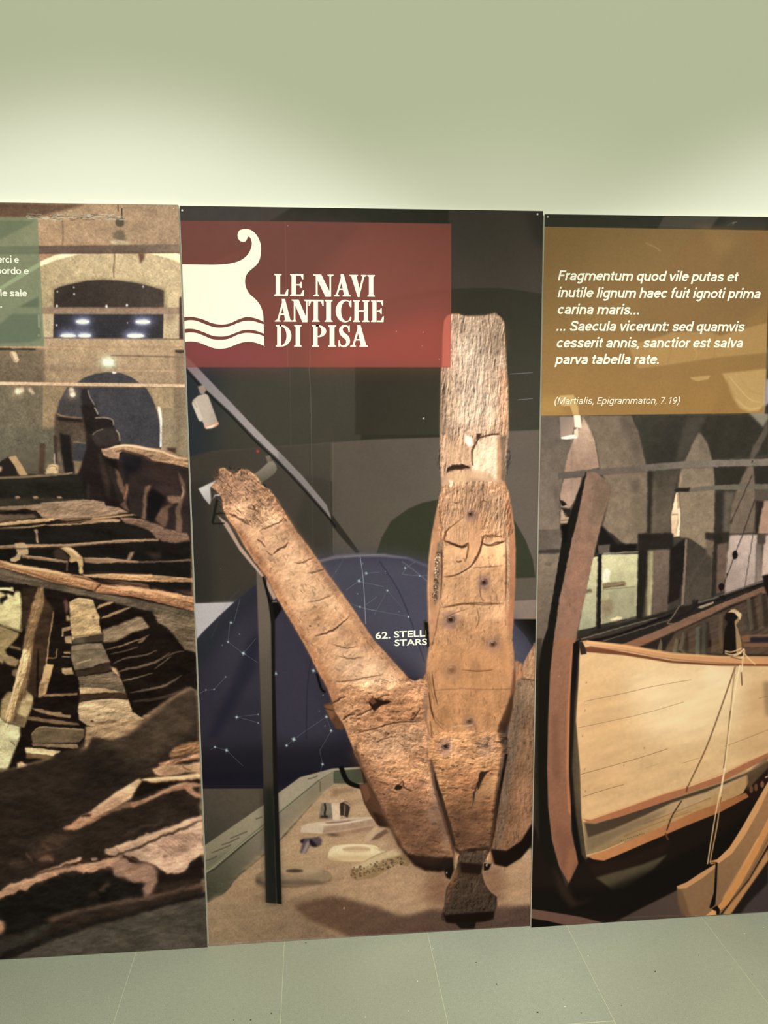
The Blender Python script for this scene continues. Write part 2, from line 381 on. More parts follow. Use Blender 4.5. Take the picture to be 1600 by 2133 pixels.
    P((38, 33, 31), '-90 500 10 400 70 365 110 430 135 512 -90 520', b=1.2); P((182, 146, 106), '62 372 118 360 165 430 212 512 152 515 112 440', b=1, n=8)
    P((190, 165, 130), '-30 440 15 445 12 475 -30 500', b=1.5)
    P((34, 27, 27), '610 -20 730 -20 745 60 862 92 862 155 905 200 908 290 780 310 765 400 850 600 980 790 900 750 800 740 690 700 655 690 640 560 575 520 600 480 655 300 650 180', b=1.5, n=10)
    P((50, 42, 42), '705 200 760 160 860 155 900 210 900 270 740 290', b=3, n=9, sm=1)
    L((170, 160, 150), '715 -5 730 20 742 48', 2.2, b=.8); L((150, 132, 118), '720 75 790 72 850 88 862 130', 2.4, b=.9); L((120, 104, 92), '700 200 735 175 780 160', 1.8, b=1); L((176, 158, 138), '880 165 902 200 908 250', 2, b=.8)
    P((54, 46, 42), '660 560 680 600 675 690 655 690', b=3, a=.8); P((58, 46, 42), '740 330 780 380 830 520 830 700 800 640 770 520', b=4, a=.8)
    P((52, 42, 40), '800 400 860 460 930 640 980 770 920 740 860 600', b=3, a=.6)
    P((34, 32, 29), '-2200 540 620 512 650 690 -2200 700', b=3, n=8); P((46, 44, 38), '-2200 545 560 530 560 550 -2200 590', b=5, a=.7)
    P((126, 104, 82), '-2200 530 0 520 200 512 480 492 560 482 545 500 380 518 200 530 0 538', b=1, n=6)
    P((54, 49, 42), '-2200 690 350 680 640 690 600 705 350 715 250 740 -2200 760', b=2, n=9)
    for x in (130, 270, 450): P((168, 132, 104), f'{x-22} 672 {x+10} 668 {x+25} 682 {x-10} 688', b=1.2)
    P((150, 122, 98), '-2600 760 0 745 200 738 300 722 360 712 480 705 600 693 700 695 790 712 800 740 900 752 975 790 830 812 700 830 520 852 440 850 320 830 270 780 200 765 0 785 -2600 800', b=1.2, n=6, sm=0)
    R('250 740 600 695 790 712 975 790 700 830 430 850 320 830', -8, 40, 10, .28, 3)
    P((110, 90, 74), '-2600 815 250 805 290 830 0 865 -2600 900', b=2, n=7); P((40, 32, 27), '-2600 795 200 770 270 785 310 825 290 828 240 790 200 782 -2600 815', b=1.2)
    P((206, 164, 118), '-2600 890 0 872 150 850 400 833 415 850 300 868 0 893 -2600 920', b=1); P((182, 146, 106), '-2600 940 0 908 200 895 350 878 330 893 200 910 0 938 -2600 985', b=1)
    L((235, 196, 145), '0 880 150 860 300 848', 2, b=.8); L((48, 36, 28), '0 898 200 880 330 872', 2, b=.7)
    P((168, 132, 98), '300 885 600 872 700 845 840 838 912 845 905 862 760 868 600 885 400 893', b=1)
    P((176, 136, 98), '450 858 700 828 880 812 1080 795 1082 805 900 825 700 848 520 870', b=1); P((36, 28, 24), '415 848 520 852 700 835 690 845 520 868 420 868', b=1)
    P((128, 98, 80), '905 832 1000 835 1110 850 1200 868 1235 885 1240 912 1330 925 1420 945 1440 1005 1330 1022 1240 1010 1180 985 1150 940 1080 905 950 870', b=1.5, n=6)
    R('905 832 1110 850 1235 885 1430 945 1440 1005 1240 1010 1150 940 950 870', 14, 36, 9, .3, 4)
    L((178, 142, 112), '915 835 1010 842 1120 856 1220 878', 1.8, b=.9)
    # carved stern with its ribs
    P((44, 35, 35), '885 400 930 330 1100 370 1150 400 1300 430 1430 450 1440 960 1400 940 1380 940 1240 900 1100 850 985 790 960 600 900 500', b=2, n=8)
    P((64, 46, 42), '1120 420 1300 450 1380 560 1370 670 1260 660 1180 600', b=12, a=.6)
    P((26, 25, 30), '920 340 1080 370 1060 480 980 500 960 640 940 480', b=5); P((22, 20, 23), '1150 600 1260 680 1210 770 1170 870 1105 840 1110 690', b=4)
    P((100, 74, 60), '868 455 900 480 925 540 940 600 960 570 976 575 972 640 955 720 985 790 930 750 905 730 945 700 900 600', b=1.5, n=8)
    L((170, 108, 80), '965 590 958 640 940 690', 2.5, b=1)
    P((112, 84, 68), '1100 595 1130 582 1146 590 1115 650 1108 760 1104 845 1072 835 1085 760 1085 680', b=1.5, n=8)
    P((105, 80, 65), '1340 470 1375 520 1402 580 1404 640 1380 720 1365 780 1380 860 1375 942 1330 940 1335 860 1330 760 1370 690 1385 620 1365 550', b=1.5, n=8)
    L((180, 140, 120), '1378 590 1384 640 1374 690', 2.2, b=1); P((130, 98, 80), '1265 672 1320 665 1372 672 1368 712 1310 725 1275 705', b=1.5, n=7)
    P((98, 74, 60), '1215 762 1290 725 1315 735 1275 760 1272 850 1250 905 1175 850', b=1.8, n=8)
    P((170, 130, 96), '768 312 830 300 860 288 940 275 1010 280 1110 300 1200 308 1280 330 1370 370 1428 372 1430 452 1370 440 1300 425 1200 408 1150 402 1090 368 1000 345 930 325 905 340 900 390 830 375 785 355', b=1.2, n=7)
    R('768 312 860 288 1010 280 1200 308 1428 372 1430 452 1300 425 1150 402 1000 345 905 340 880 385 785 355', 14, 40, 9, .38, 5)
    L((222, 186, 140), '850 296 930 282 1000 290 1120 315 1220 330 1340 375', 3, b=1.2, taper=1); L((60, 42, 34), '875 330 930 322 1000 338 1090 364 1150 395', 2.5, b=1)
    P((120, 90, 74), '772 320 840 315 880 345 890 390 800 365', b=3, a=.7)
    # cross timbers
    P((30, 27, 25), '-2600 925 250 910 600 890 900 870 1130 940 1180 990 900 1000 0 1035 -2600 1060', b=2, n=8)
    P((152, 120, 92), '-2600 1070 0 1042 110 1034 500 1032 700 1015 900 1000 1080 992 1195 990 1205 1006 1050 1012 900 1020 700 1035 560 1050 220 1058 0 1066 -2600 1100', b=1, n=7)
    R('0 1042 500 1032 900 1000 1200 990 900 1020 560 1050 0 1066', -3, 40, 7, .3, 6)
    P((176, 142, 118), '258 920 285 918 290 940 282 950 295 1020 278 1022 270 950', b=1.2)
    P((182, 154, 120), '108 1024 185 1020 212 1060 216 1108 160 1118 150 1150 118 1165 78 1160 82 1140 112 1128 135 1095 115 1060', b=1.2, n=7)
    P((134, 104, 80), '165 1114 300 1125 515 1158 512 1176 300 1150 165 1132', b=1, n=6); L((214, 180, 138), '170 1117 330 1132 510 1162', 1.4, b=.7)
    P((202, 164, 116), '450 1055 530 1048 575 1080 600 1105 628 1132 628 1258 602 1256 592 1170 575 1158 540 1170 520 1160 532 1125 500 1090', b=1.2, n=7)
    P((70, 54, 44), '440 1060 480 1080 520 1130 530 1140 515 1160 420 1140 400 1090', b=3, a=.8); L((110, 82, 68), '508 1175 505 1235', 2.5, b=1.2)
    P((148, 114, 88), '630 1130 740 1138 830 1134 920 1150 1055 1158 1055 1172 900 1170 740 1178 640 1168', b=1, n=6); P((104, 82, 70), '1055 1160 1250 1155 1460 1142 1460 1162 1250 1166 1055 1172', b=1.4)
    P((150, 120, 96), '988 1088 1018 1088 985 1156 958 1156', b=1.5); P((62, 48, 44), '1110 1090 1215 1090 1220 1140 1160 1140', b=4, a=.7)
    P((190, 142, 100), '625 1262 760 1262 860 1254 1000 1260 1150 1258 1155 1275 1300 1285 1472 1288 1470 1320 1300 1318 1000 1308 800 1292 640 1275', b=1, n=6)
    R('625 1262 860 1254 1150 1258 1472 1288 1470 1320 1000 1308 800 1292', 3, 40, 7, .35, 7)
    P((112, 80, 62), '740 1300 900 1310 1100 1330 1130 1345 1128 1366 1050 1358 900 1335', b=1.5); L((44, 30, 26), '760 1302 950 1330 1120 1362', 2, b=1)
    P((60, 44, 40), '1140 1350 1280 1385 1290 1400 1160 1370', b=2, a=.8); P((92, 66, 54), '1290 1380 1470 1385 1470 1430 1380 1400', b=3, a=.7)
    F(0, 1150, 3.63636)
    P((92, 78, 64), '-2600 0 0 115 200 175 500 255 720 305 1050 360 1475 455 1475 505 1330 480 1150 448 1030 425 860 385 700 345 500 305 300 262 0 215 -2600 100', b=1.8, n=9)
    R('0 115 500 255 1050 360 1475 455 1475 505 1150 448 860 385 500 305 0 215', 14, 50, 9, .3, 8)
    P((178, 126, 88), '-2600 -120 0 58 90 85 200 105 350 128 500 158 650 185 760 240 1000 258 1060 264 1280 300 1472 340 1475 450 1300 405 1060 345 870 318 725 305 690 285 500 250 330 210 200 170 100 140 0 112 -2600 0', b=1.2, n=6)
    R('0 58 200 105 500 158 760 240 1060 264 1472 340 1475 450 1060 345 870 318 690 285 500 250 200 170 0 112', 14, 55, 8, .42, 9, cracks=18)
    L((228, 186, 130), '0 75 150 110 330 140 480 175 600 215', 6, b=3, a=.8, taper=1); L((235, 180, 130), '760 262 900 270 1060 290 1250 320 1400 352', 6, b=3, a=.65, taper=1)
    L((72, 46, 34), '720 300 728 275 765 246', 3, b=1); L((80, 48, 36), '560 215 640 250 720 290', 2.5, b=1.5, a=.7)
    P((28, 22, 20), '-2600 220 100 245 300 268 500 310 860 390 1150 455 1250 560 1400 740 1485 760 1500 1050 1440 1020 1350 1070 1060 1260 600 1500 60 1640 -2600 1640', b=2, n=8)
    P((222, 210, 158), '-2600 220 0 270 100 268 105 300 60 290 0 290', b=1.2); P((222, 208, 150), '-2600 280 0 300 50 330 60 350 30 350 60 310 105 340 112 300 150 298 160 350 165 440 168 590 150 602 60 565 0 545 -2600 500', b=1.5, n=5, g=((205, 190, 140), 80, 350, 80, 600))
    P((30, 26, 22), '0 355 50 325 60 350 30 375 0 400', b=2); L((150, 132, 90), '0 550 80 575 165 605', 2, b=1)
    P((150, 128, 88), '-2600 500 0 555 150 615 130 650 70 710 40 780 20 850 0 830 -2600 900', b=2, n=9); P((146, 122, 86), '20 760 70 770 150 820 120 870 60 850 15 810', b=2, n=8)
    P((22, 20, 18), '60 720 160 750 155 815 60 780 35 745', b=2); P((140, 110, 78), '75 705 160 730 160 745 75 722', b=2)
    P((110, 92, 68), '90 900 130 880 140 960 90 930', b=2)
    P((216, 206, 160), '-2600 1200 0 1248 40 1290 155 1325 150 1400 130 1460 105 1520 60 1640 -2600 1640', b=1.5, n=5); L((176, 160, 116), '0 1500 50 1525', 2, b=1); L((150, 130, 92), '80 1435 105 1450 110 1470', 3, b=1.2)
    P((168, 144, 100), '10 1120 60 1060 220 1050 250 1100 245 1160 180 1330 100 1300 40 1290 0 1250', b=2, n=9)
    P((196, 170, 122), '185 1065 215 1055 250 1090 245 1150 190 1125', b=1.5); P((176, 150, 108), '155 1120 240 1140 200 1250 120 1220', b=1.5, g=((206, 182, 132), 180, 1130, 150, 1240)); P((120, 98, 72), '120 1220 200 1255 180 1325 90 1290', b=2); P((206, 176, 124), '220 955 275 962 272 1028 215 1010', b=1.2)
    P((52, 38, 30), '170 270 270 270 270 350 200 560 150 600 170 450', b=3); P((60, 44, 34), '330 330 405 440 350 850 300 980 280 1100 200 1060 250 600', b=3, n=9)
    P((134, 104, 72), '288 268 332 262 332 400 262 620 240 800 215 960 195 1115 150 1110 170 800 182 650 235 420', b=1.5, n=9)
    R('288 268 332 262 332 400 262 620 240 800 195 1115 150 1110 182 650', 104, 45, 8, .3, 11)
    P((214, 178, 126), '178 735 225 742 232 800 205 900 180 1000 150 1075 110 1240 90 1295 36 1275 60 1180 95 1070 120 930 150 830', b=1.2, n=6)
    R('178 735 230 745 205 900 150 1075 90 1295 36 1275 95 1070', 108, 45, 7, .35, 12, cracks=6)
    P((80, 58, 40), '150 1070 180 1080 110 1300 80 1290 120 1180', b=2, a=.6); L((210, 170, 120), '405 450 390 560 365 720 350 850 330 930', 1.8, b=.7); L((150, 118, 84), '355 800 420 800 430 730', 2, b=1)
    P((198, 158, 112), '350 845 405 852 385 940 365 1010 345 1080 290 1100 290 1040 320 950', b=1.3, n=7); L((90, 62, 42), '345 960 380 965', 1.5, b=.7); P((140, 108, 76), '300 990 340 1000 320 1100 290 1100', b=2, a=.7)
    for q in ('470 575 535 562 535 590 480 600 480 640 465 640', '490 640 545 635 545 695 495 690', '480 755 530 752 530 768 480 768', '470 880 545 875 560 925 500 930 470 915', '470 790 530 788 530 796 470 796', '500 480 520 480 530 520 505 520'):
        P((168, 138, 100), q, b=1.3, n=6)
    P((92, 60, 54), '480 370 500 350 520 400 510 480 490 440', b=2)
    P((140, 108, 78), '320 1080 450 1072 590 1068 585 1085 450 1092 330 1095', b=1, n=5); P((150, 118, 84), '470 1235 540 1235 530 1255', b=1)
    P((192, 160, 114), '525 378 560 362 600 347 705 362 720 410 752 490 755 555 775 625 700 632 640 645 548 668 530 530', b=1.2, n=5); R('525 378 600 347 705 362 752 490 775 625 640 645 548 668', -8, 30, 10, .22, 13, cracks=7)
    E_((120, 92, 66), 706, 492, 12, 10, b=1)
    P((62, 52, 42), '545 662 640 640 775 622 785 672 640 690 548 705', b=1.5, n=9); E_((90, 82, 68), 600, 668, 40, 18, b=4)
    P((124, 107, 86), '540 712 650 695 770 690 800 750 838 835 760 845 700 872 640 880 570 895 535 800', b=1.3, n=7); L((90, 75, 58), '535 750 650 740 785 738', 2, b=1); L((206, 176, 130), '580 850 620 832 690 815', 2.5, b=1)
    P((54, 42, 33), '568 895 700 875 830 830 850 890 760 920 580 942', b=1.5, n=8); P((190, 150, 108), '838 868 880 880 910 945 900 950 860 915', b=1.5)
    P((106, 90, 72), '590 945 740 925 860 905 920 960 960 1080 900 1060 760 1028 600 1020', b=1.3, n=8); R('590 945 860 905 960 1080 760 1028 600 1020', 2, 40, 8, .25, 14, cracks=6)
    P((208, 172, 128), '598 1022 700 1024 800 1034 930 1062 760 1068 605 1078', b=1.3, n=5); P((66, 48, 37), '605 1078 800 1068 955 1065 965 1112 780 1110 600 1132', b=1.5, n=8)
    P((190, 160, 122), '598 1140 700 1122 830 1112 975 1118 1000 1205 1090 1262 980 1320 800 1328 660 1312 600 1272 590 1200', b=1.3, n=5); R('598 1140 830 1112 975 1118 1000 1205 1090 1262 800 1328 660 1312 590 1230', -5, 36, 9, .26, 15, cracks=14)
    P((112, 80, 60), '700 1300 870 1262 890 1290 760 1312', b=2, a=.8); E_((90, 52, 38), 698, 1280, 15, 9, b=1.2)
    P((176, 142, 106), '650 1322 800 1310 1000 1265 1085 1262 1010 1350 960 1390 850 1420 740 1420 690 1480 640 1475 650 1390', b=1.5, n=6); R('650 1322 1085 1262 960 1390 740 1420 640 1475', -10, 40, 9, .25, 16, cracks=6)
    for q, c in (('230 1178 320 1190 420 1215 460 1210 475 1230 540 1240 530 1258 430 1245 300 1215', (140, 112, 82)), ('200 1240 350 1262 590 1295 605 1312 400 1300 200 1268', (116, 90, 66)), ('235 1390 300 1320 400 1325 640 1340 640 1400 600 1440 250 1448', (104, 86, 65)), ('240 1448 590 1455 595 1490 250 1470', (128, 104, 78)), ('188 1480 320 1488 460 1508 400 1545 300 1530 192 1520', (226, 198, 150)), ('190 1520 320 1535 400 1548 380 1570 200 1560', (110, 84, 60)), ('130 1600 160 1590 205 1610 200 1636 130 1636', (216, 176, 132))):
        P(c, q, b=1.4, n=7)
    L((160, 136, 102), '240 1385 300 1325 420 1330 630 1345', 2.5, b=1.2)
    for q, c, wd in (('730 430 780 400 860 380', (190, 152, 110), 6), ('765 505 850 470 990 418', (186, 148, 108), 6), ('800 738 900 715 1000 680 1080 655 1130 625', (150, 122, 94), 3.4), ('830 775 940 750 1050 718', (104, 86, 72), 3), ('850 850 950 805 1100 780 1190 740', (120, 98, 78), 3), ('890 910 960 885 1050 870 1180 830 1290 760', (112, 92, 76), 5), ('930 975 1020 955 1160 915', (140, 118, 92), 2.8), ('980 1065 1100 1045 1250 1010 1380 930', (96, 82, 68), 5), ('1000 1130 1200 1110 1350 1060', (62, 52, 44), 7), ('1165 890 1230 840 1300 790', (120, 96, 78), 2.5), ('1080 1245 1110 1236 1155 1238', (190, 146, 108), 3), ('1045 690 1080 670 1100 650', (150, 122, 96), 4), ('1250 800 1330 760 1400 750', (96, 74, 60), 3)):
        L(c, q, wd, b=1.2, a=.9, taper=1)
    P((144, 120, 94), '778 590 900 550 1040 492 1075 490 1110 540 1135 570 1010 608 900 665 850 682 785 682', b=1.5, n=6); R('778 590 1040 492 1075 490 1135 570 1010 608 850 682 785 682', -18, 40, 10, .2, 17)
    P((112, 94, 74), '1155 452 1250 462 1475 500 1482 762 1400 738 1340 660 1290 590 1200 535', b=2, n=7); R('1155 452 1475 500 1482 762 1340 660 1200 535', 18, 40, 7, .35, 18, cracks=6)
    # dark timber across the foreground, out of focus
    F(0, 1550, 3.63636)
    P((46, 37, 32), '-2600 400 0 215 200 160 340 130 450 70 600 30 650 40 700 -60 850 -25 970 -65 1080 -170 1200 -265 1350 -370 1440 -420 1482 -400 1500 -150 1520 900 1560 1560 -2600 1800', b=3, n=6)
    P((76, 62, 50), '1440 -415 1485 -395 1500 -150 1420 -60 1280 40 1100 120 900 200 740 150 740 -30 850 -20 1000 -80 1200 -250', b=12, a=.75, n=6)
    P((30, 25, 23), '740 0 900 40 960 150 1100 190 900 330 600 380 640 200 690 80', b=18, a=.7)
    L((150, 116, 88), '960 -70 1060 -150 1200 -262 1340 -370 1440 -418', 9, b=5, a=.55); L((140, 108, 84), '610 60 660 -20 760 -80', 9, b=5, a=.4)
    P((150, 106, 74), '1280 90 1310 30 1350 10 1430 -10 1515 -20 1515 60 1400 75 1300 105', b=2, n=5); R('1280 90 1350 0 1515 -20 1515 60 1300 105', -14, 40, 7, .45, 21, cracks=4)
    P((172, 124, 92), '1200 150 1300 115 1400 95 1515 65 1515 105 1400 125 1230 182', b=1.8, n=5); R('1200 150 1515 65 1515 105 1230 182', -14, 40, 7, .45, 22)
    P((196, 152, 116), '1150 190 1260 165 1340 158 1420 155 1470 140 1520 135 1520 222 1400 215 1260 240 1175 232', b=2, n=4); L((120, 76, 56), '1380 165 1410 190 1450 200', 2.5, b=1.3); P((150, 106, 80), '1180 205 1300 190 1390 205 1260 240', b=3, a=.7)
    P((208, 166, 122), '1060 268 1200 248 1350 242 1520 218 1522 262 1400 272 1250 285 1160 292 1100 285', b=1.6, n=4); L((240, 206, 156), '1090 268 1250 258 1400 250 1515 238', 3, b=1.2)
    P((32, 25, 23), '1070 290 1160 300 1400 285 1500 270 1525 290 1480 320 1380 300 1250 330 1050 400 1010 400', b=2.5)
    P((216, 176, 136), '480 640 560 590 620 545 690 510 800 425 900 350 990 300 1050 258 1075 280 1040 315 1020 365 990 420 900 470 800 520 690 585 600 650 530 655', b=2.5, n=3, g=((170, 120, 92), 1000, 300, 520, 660))
    P((44, 30, 26), '620 545 660 528 700 528 690 548 620 560', b=1.5); P((156, 110, 86), '700 560 850 500 960 440 1020 460 1000 480 880 500 760 560 640 630 640 610', b=2.5, a=.8)
    P((176, 126, 98), '985 440 1080 425 1180 375 1300 312 1400 285 1470 290 1530 300 1530 320 1450 322 1500 372 1530 380 1530 412 1480 400 1400 345 1320 350 1200 395 1080 450 1000 480', b=2.2, n=4)
    P((84, 60, 50), '260 800 330 700 420 670 520 700 480 780 400 850 330 900 240 860', b=10, a=.55, n=15); P((120, 86, 70), '290 880 350 830 400 870 395 900', b=3, a=.8); L((110, 80, 64), '200 820 240 890', 4, b=2, a=.7); L((110, 80, 66), '310 760 370 800', 5, b=3, a=.6); P((96, 70, 56), '60 930 130 860 180 890 240 880 160 940', b=6, a=.5)
    L((96, 74, 62), '930 700 1050 640 1220 590', 7, b=3, a=.5)
    P((190, 142, 112), '-2600 1180 0 1110 60 1070 150 1040 250 1000 400 955 560 925 620 912 700 905 800 870 930 838 935 850 850 925 760 950 690 975 620 980 560 955 480 965 420 1010 250 1060 200 1105 100 1130 0 1165 -2600 1300', b=2.5, n=4)
    P((206, 158, 124), '245 995 400 930 520 885 610 858 620 885 500 925 350 970', b=1.8); L((52, 34, 28), '230 1010 400 950 620 895 760 870 940 805 1250 690 1535 560', 4, b=1.8, a=.8)
    P((200, 160, 130), '690 865 740 855 750 870 700 885', b=2)
    P((208, 166, 136), '790 800 870 770 1000 728 1180 660 1300 622 1420 570 1532 535 1535 568 1400 625 1250 688 1060 770 930 825 860 842 790 832', b=2, n=4)
    L((150, 104, 82), '860 775 880 800 890 830', 2.5, b=1.3, a=.7)
    P((206, 166, 140), '930 838 1040 795 1160 745 1300 685 1400 640 1537 580 1542 825 1450 885 1400 960 1330 985 1240 960 1180 920 1060 870 980 860', b=2.5, n=4)
    for k in range(10):
        t = k / 10; x0, y0 = 1160 + 240 * t, 745 - 120 * t
        L((140, 100, 84), [(x0, y0 + 10), (x0 + 70, y0 + 40), (x0 + 110, y0 + 75), (x0 + 190, y0 + 100)], 3.2, b=1.6, a=.8, taper=1)
    L((150, 108, 88), '1080 815 1180 795', 3, b=1.6); L((120, 80, 66), '1235 860 1270 845', 5, b=2)
    P((34, 26, 24), '1540 840 1545 1010 1200 1060 1190 960 1270 990 1400 965 1460 885', b=4)
    P((166, 126, 106), '840 920 920 865 1000 880 1010 900 1080 895 1180 940 1178 1060 1130 1140 1090 1130 1080 1050 1000 1045 950 1010 860 985', b=3.5, n=5, sm=1); P((60, 40, 34), '930 840 980 850 1050 890 1000 900', b=2.5); P((110, 78, 64), '930 950 1000 905 1100 920 1000 970', b=5, a=.5)
    P((28, 26, 24), '-2600 1330 0 1180 250 1090 480 990 600 995 840 960 870 1010 950 1040 1060 1060 1090 1140 1000 1180 600 1240 380 1340 250 1420 100 1440 -2600 1500', b=4, n=5)
    L((120, 94, 80), '760 1110 790 1080 830 1060', 8, b=4, a=.6); L((100, 78, 66), '680 1150 740 1140', 10, b=5, a=.5)
    P((102, 76, 64), '350 1330 420 1290 560 1270 700 1230 900 1190 1080 1160 1300 1110 1552 1045 1556 1085 1400 1110 1160 1165 1000 1200 820 1225 620 1265 450 1330 400 1350', b=5, n=5)
    P((54, 51, 46), '-2600 1700 0 1480 150 1450 300 1380 380 1350 390 1390 200 1500 0 1610', b=6, n=5); E_((200, 146, 116), 2, 1385, 34, 52, b=4)
    P((33, 29, 27), '-2600 1900 -100 1660 60 1560 250 1500 400 1420 600 1370 900 1290 1300 1190 1560 1120 1562 1165 1300 1215 1000 1300 700 1370 520 1440 300 1530 130 1620 -2600 2100', b=3, n=5)
    P((75, 68, 61), '1562 1160 1575 1530 1575 1560 60 1640 150 1600 320 1520 520 1445 700 1385 1000 1305 1300 1220', b=2.5, n=6)
    L((58, 52, 47), '300 1520 700 1385 1000 1310', 4, b=2, a=.6)
    F(0, 0, 1)
    A.warp('-600 1000 60 1000 190 870 205 925 420 950 460 1990 -600 2030', 1.0, 9, 3)
    A.warp('-600 1600 460 1540 460 1990 -600 2030', 1.6, 20, 4)
    A.warp('-600 1700 230 1700 460 1690 460 1860 -600 1960', 3.0, 18, 5)
    A.soft('-600 1600 170 1560 300 1500 420 1430 460 1430 460 1990 -600 2040', 1.4)
    A.mottle('-600 400 450 400 450 945 250 925 -600 990', .10, 26, 2, fine=.075)
    A.mottle('-600 1000 60 1000 190 870 205 925 420 950 460 1990 -600 2030', .24, 20, 6, fine=.05, ang=14, st=3)
    A.mottle('-600 1250 460 1200 460 1990 -600 2030', .18, 7, 8, ang=-12, st=3)
    F(0, 1150, 3.63636)
    for q, c, wd in (('0 66 100 98 250 124 400 150 540 178', (236, 196, 146), 5), ('560 196 640 214 730 236', (228, 178, 130), 4), ('770 256 900 266 1060 282 1250 312 1465 352', (232, 178, 132), 5), ('740 300 860 312 1060 338 1300 396 1470 444', (120, 74, 50), 4), ('0 100 200 150 400 215 520 245 680 285', (110, 78, 54), 4), ('560 180 740 225 900 262', (70, 44, 32), 3), ('1060 268 1062 340', (96, 58, 40), 2), ('630 172 860 168 1150 178 1460 204', (236, 190, 140), 3), ('650 46 830 52 1040 72', (190, 150, 118), 2.5), ('535 376 600 352 700 366', (226, 196, 150), 3), ('600 1140 800 1120 965 1124', (226, 196, 156), 3), ('185 742 150 880 100 1070 60 1200 40 1270', (240, 208, 160), 4), ('226 745 205 900 150 1070 96 1290', (110, 78, 52), 3), ('640 150 900 158 1100 166', (60, 44, 36), 3), ('530 640 650 630 775 615', (120, 92, 64), 2.5), ('290 730 285 900 282 1100', (20, 16, 14), 5), ('165 620 170 800', (60, 44, 32), 3)):
        L(c, q, wd, b=1.1, a=.75, taper=1)
    P((206, 172, 122), '330 868 352 850 400 852 385 930 365 960 330 965', b=1.2, a=.6)
    F(0, 850, 3.63636)
    for q, c, wd in (('0 1044 200 1036 500 1034 900 1003 1080 995', (206, 166, 128), 2.6), ('0 1068 200 1064 560 1052 900 1022', (48, 36, 30), 3), ('420 846 560 838 700 830', (66, 46, 36), 3), ('790 318 900 290 1010 284 1120 306 1230 322', (236, 196, 152), 4), ('1230 330 1330 370 1424 386', (226, 180, 136), 4), ('940 330 1000 344 1090 370 1160 402 1300 428 1424 452', (60, 38, 30), 3), ('470 1058 530 1066 600 1130', (240, 206, 158), 4), ('610 1140 614 1250', (240, 206, 158), 3), ('300 722 500 712 640 716', (190, 156, 128), 3)):
        L(c, q, wd, b=1.1, a=.7, taper=1)
    F(0, 1550, 3.63636)
    for q, c, wd in (('1075 272 1250 258 1515 232', (246, 214, 166), 4), ('700 500 850 400 1040 275', (238, 200, 160), 6), ('1010 446 1180 390 1330 318 1420 298', (214, 166, 130), 4), ('20 1100 150 1055 330 1000', (226, 180, 146), 5), ('800 806 1000 744 1250 656 1520 552', (232, 194, 160), 4), ('950 848 1100 905 1230 950', (120, 82, 66), 3), ('640 924 760 895 900 862', (216, 172, 140), 4), ('1180 178 1330 164', (222, 178, 140), 3)):
        L(c, q, wd, b=1.8, a=.6, taper=1)
    F(0, 0, 1)
    A.tone('-600 350 460 350 460 2050 -600 2050', 1.04, .85)
    A.rgb((1.05, 1.0, .99), 4)
    A.tone('-600 350 460 350 460 760 -600 745', 1.16, .86, b=30)
    A.tone('-600 745 460 760 460 960 -600 960', 1.08, .9, b=20)
    F(0, 400, 4)
    # green text field, translucent over the photograph
    F(0, 400, 4)
    P((118, 134, 94), '-2400 160 0 210 314 211 326 515 340 700 352 960 370 1283 0 1285 -2400 1300', a=.68, g=((120, 142, 106), 100, 250, 100, 1200))
    P((146, 170, 112), '-2400 900 -400 1000 0 790 335 580 335 620 0 820 -400 1060', a=.45, b=1)
    P((84, 98, 74), '0 235 300 240 110 340 0 395 -700 800 -2400 900 -2400 220', a=.45, b=2); P((92, 106, 84), '150 962 320 870 325 962', a=.75, b=2); P((88, 104, 86), '0 1100 100 1015 330 1015 340 1220 240 1255 0 1262 -2400 1200', a=.55, b=2)
    L((200, 215, 180), '322 1020 325 1130', 2, b=.8, a=.7); L((190, 205, 175), '322 1185 322 1205', 2, b=.8, a=.7)
    A.tone('-2400 160 0 210 314 211 326 515 340 700 352 960 370 1283 0 1285 -2400 1300', 1.0, .72, b=0)
    # scuffs left by adhesive tape
    r2 = np.random.RandomState(3)
    for _ in range(150):
        x = r2.uniform(205, 1000); y = r2.uniform(182, 232)
        L((205, 205, 190) if r2.rand() > .35 else (84, 66, 52), [(x, y), (x + r2.uniform(8, 26), y + r2.uniform(-6, 6)), (x + r2.uniform(28, 60), y + r2.uniform(-8, 8))], r2.uniform(.5, 1.1), a=.75)
    return A

# ---- centre print: the wooden anchor
SHANK = '917 905 919 779 923 727 925 671 931 658 940 654 955 653 966 658 989 660 1012 657 1032 652 1045 661 1050 671 1054 740 1058 804 1059 905 1056 925 1050 1000 1058 1020 1066 1058 1072 1100 1074 1145 1073 1220 1070 1275 1067 1335 1071 1360 1071 1395 1068 1425 1064 1450 1052 1500 1036 1525 1054 1530 1054 1550 1046 1600 1034 1650 1028 1700 1022 1770 1016 1790 1006 1800 958 1795 948 1765 932 1715 922 1690 906 1640 892 1590 889 1555 893 1530 886 1490 888 1445 887 1405 889 1375 895 1345 892 1290 890 1230 893 1160 900 1110 912 1050 920 1020 917 960'
ARM_L = '457 976 467 974 487 988 503 977 515 978 535 992 545 1010 563 1020 580 1045 600 1078 620 1110 643 1138 673 1182 705 1225 732 1263 778 1332 805 1362 837 1397 850 1412 864 1419 881 1412 887 1402 889 1450 886 1490 893 1530 889 1555 892 1590 906 1640 922 1690 940 1745 944 1780 938 1800 920 1817 886 1814 862 1802 850 1787 837 1771 828 1752 820 1734 801 1697 777 1649 764 1624 756 1607 740 1575 730 1546 716 1510 697 1481 692 1462 683 1436 661 1396 637 1348 607 1296 590 1268 576 1244 555 1200 530 1170 510 1140 490 1102 470 1075 465 1060 462 1035 450 1022 440 1015 446 1005 457 1003'
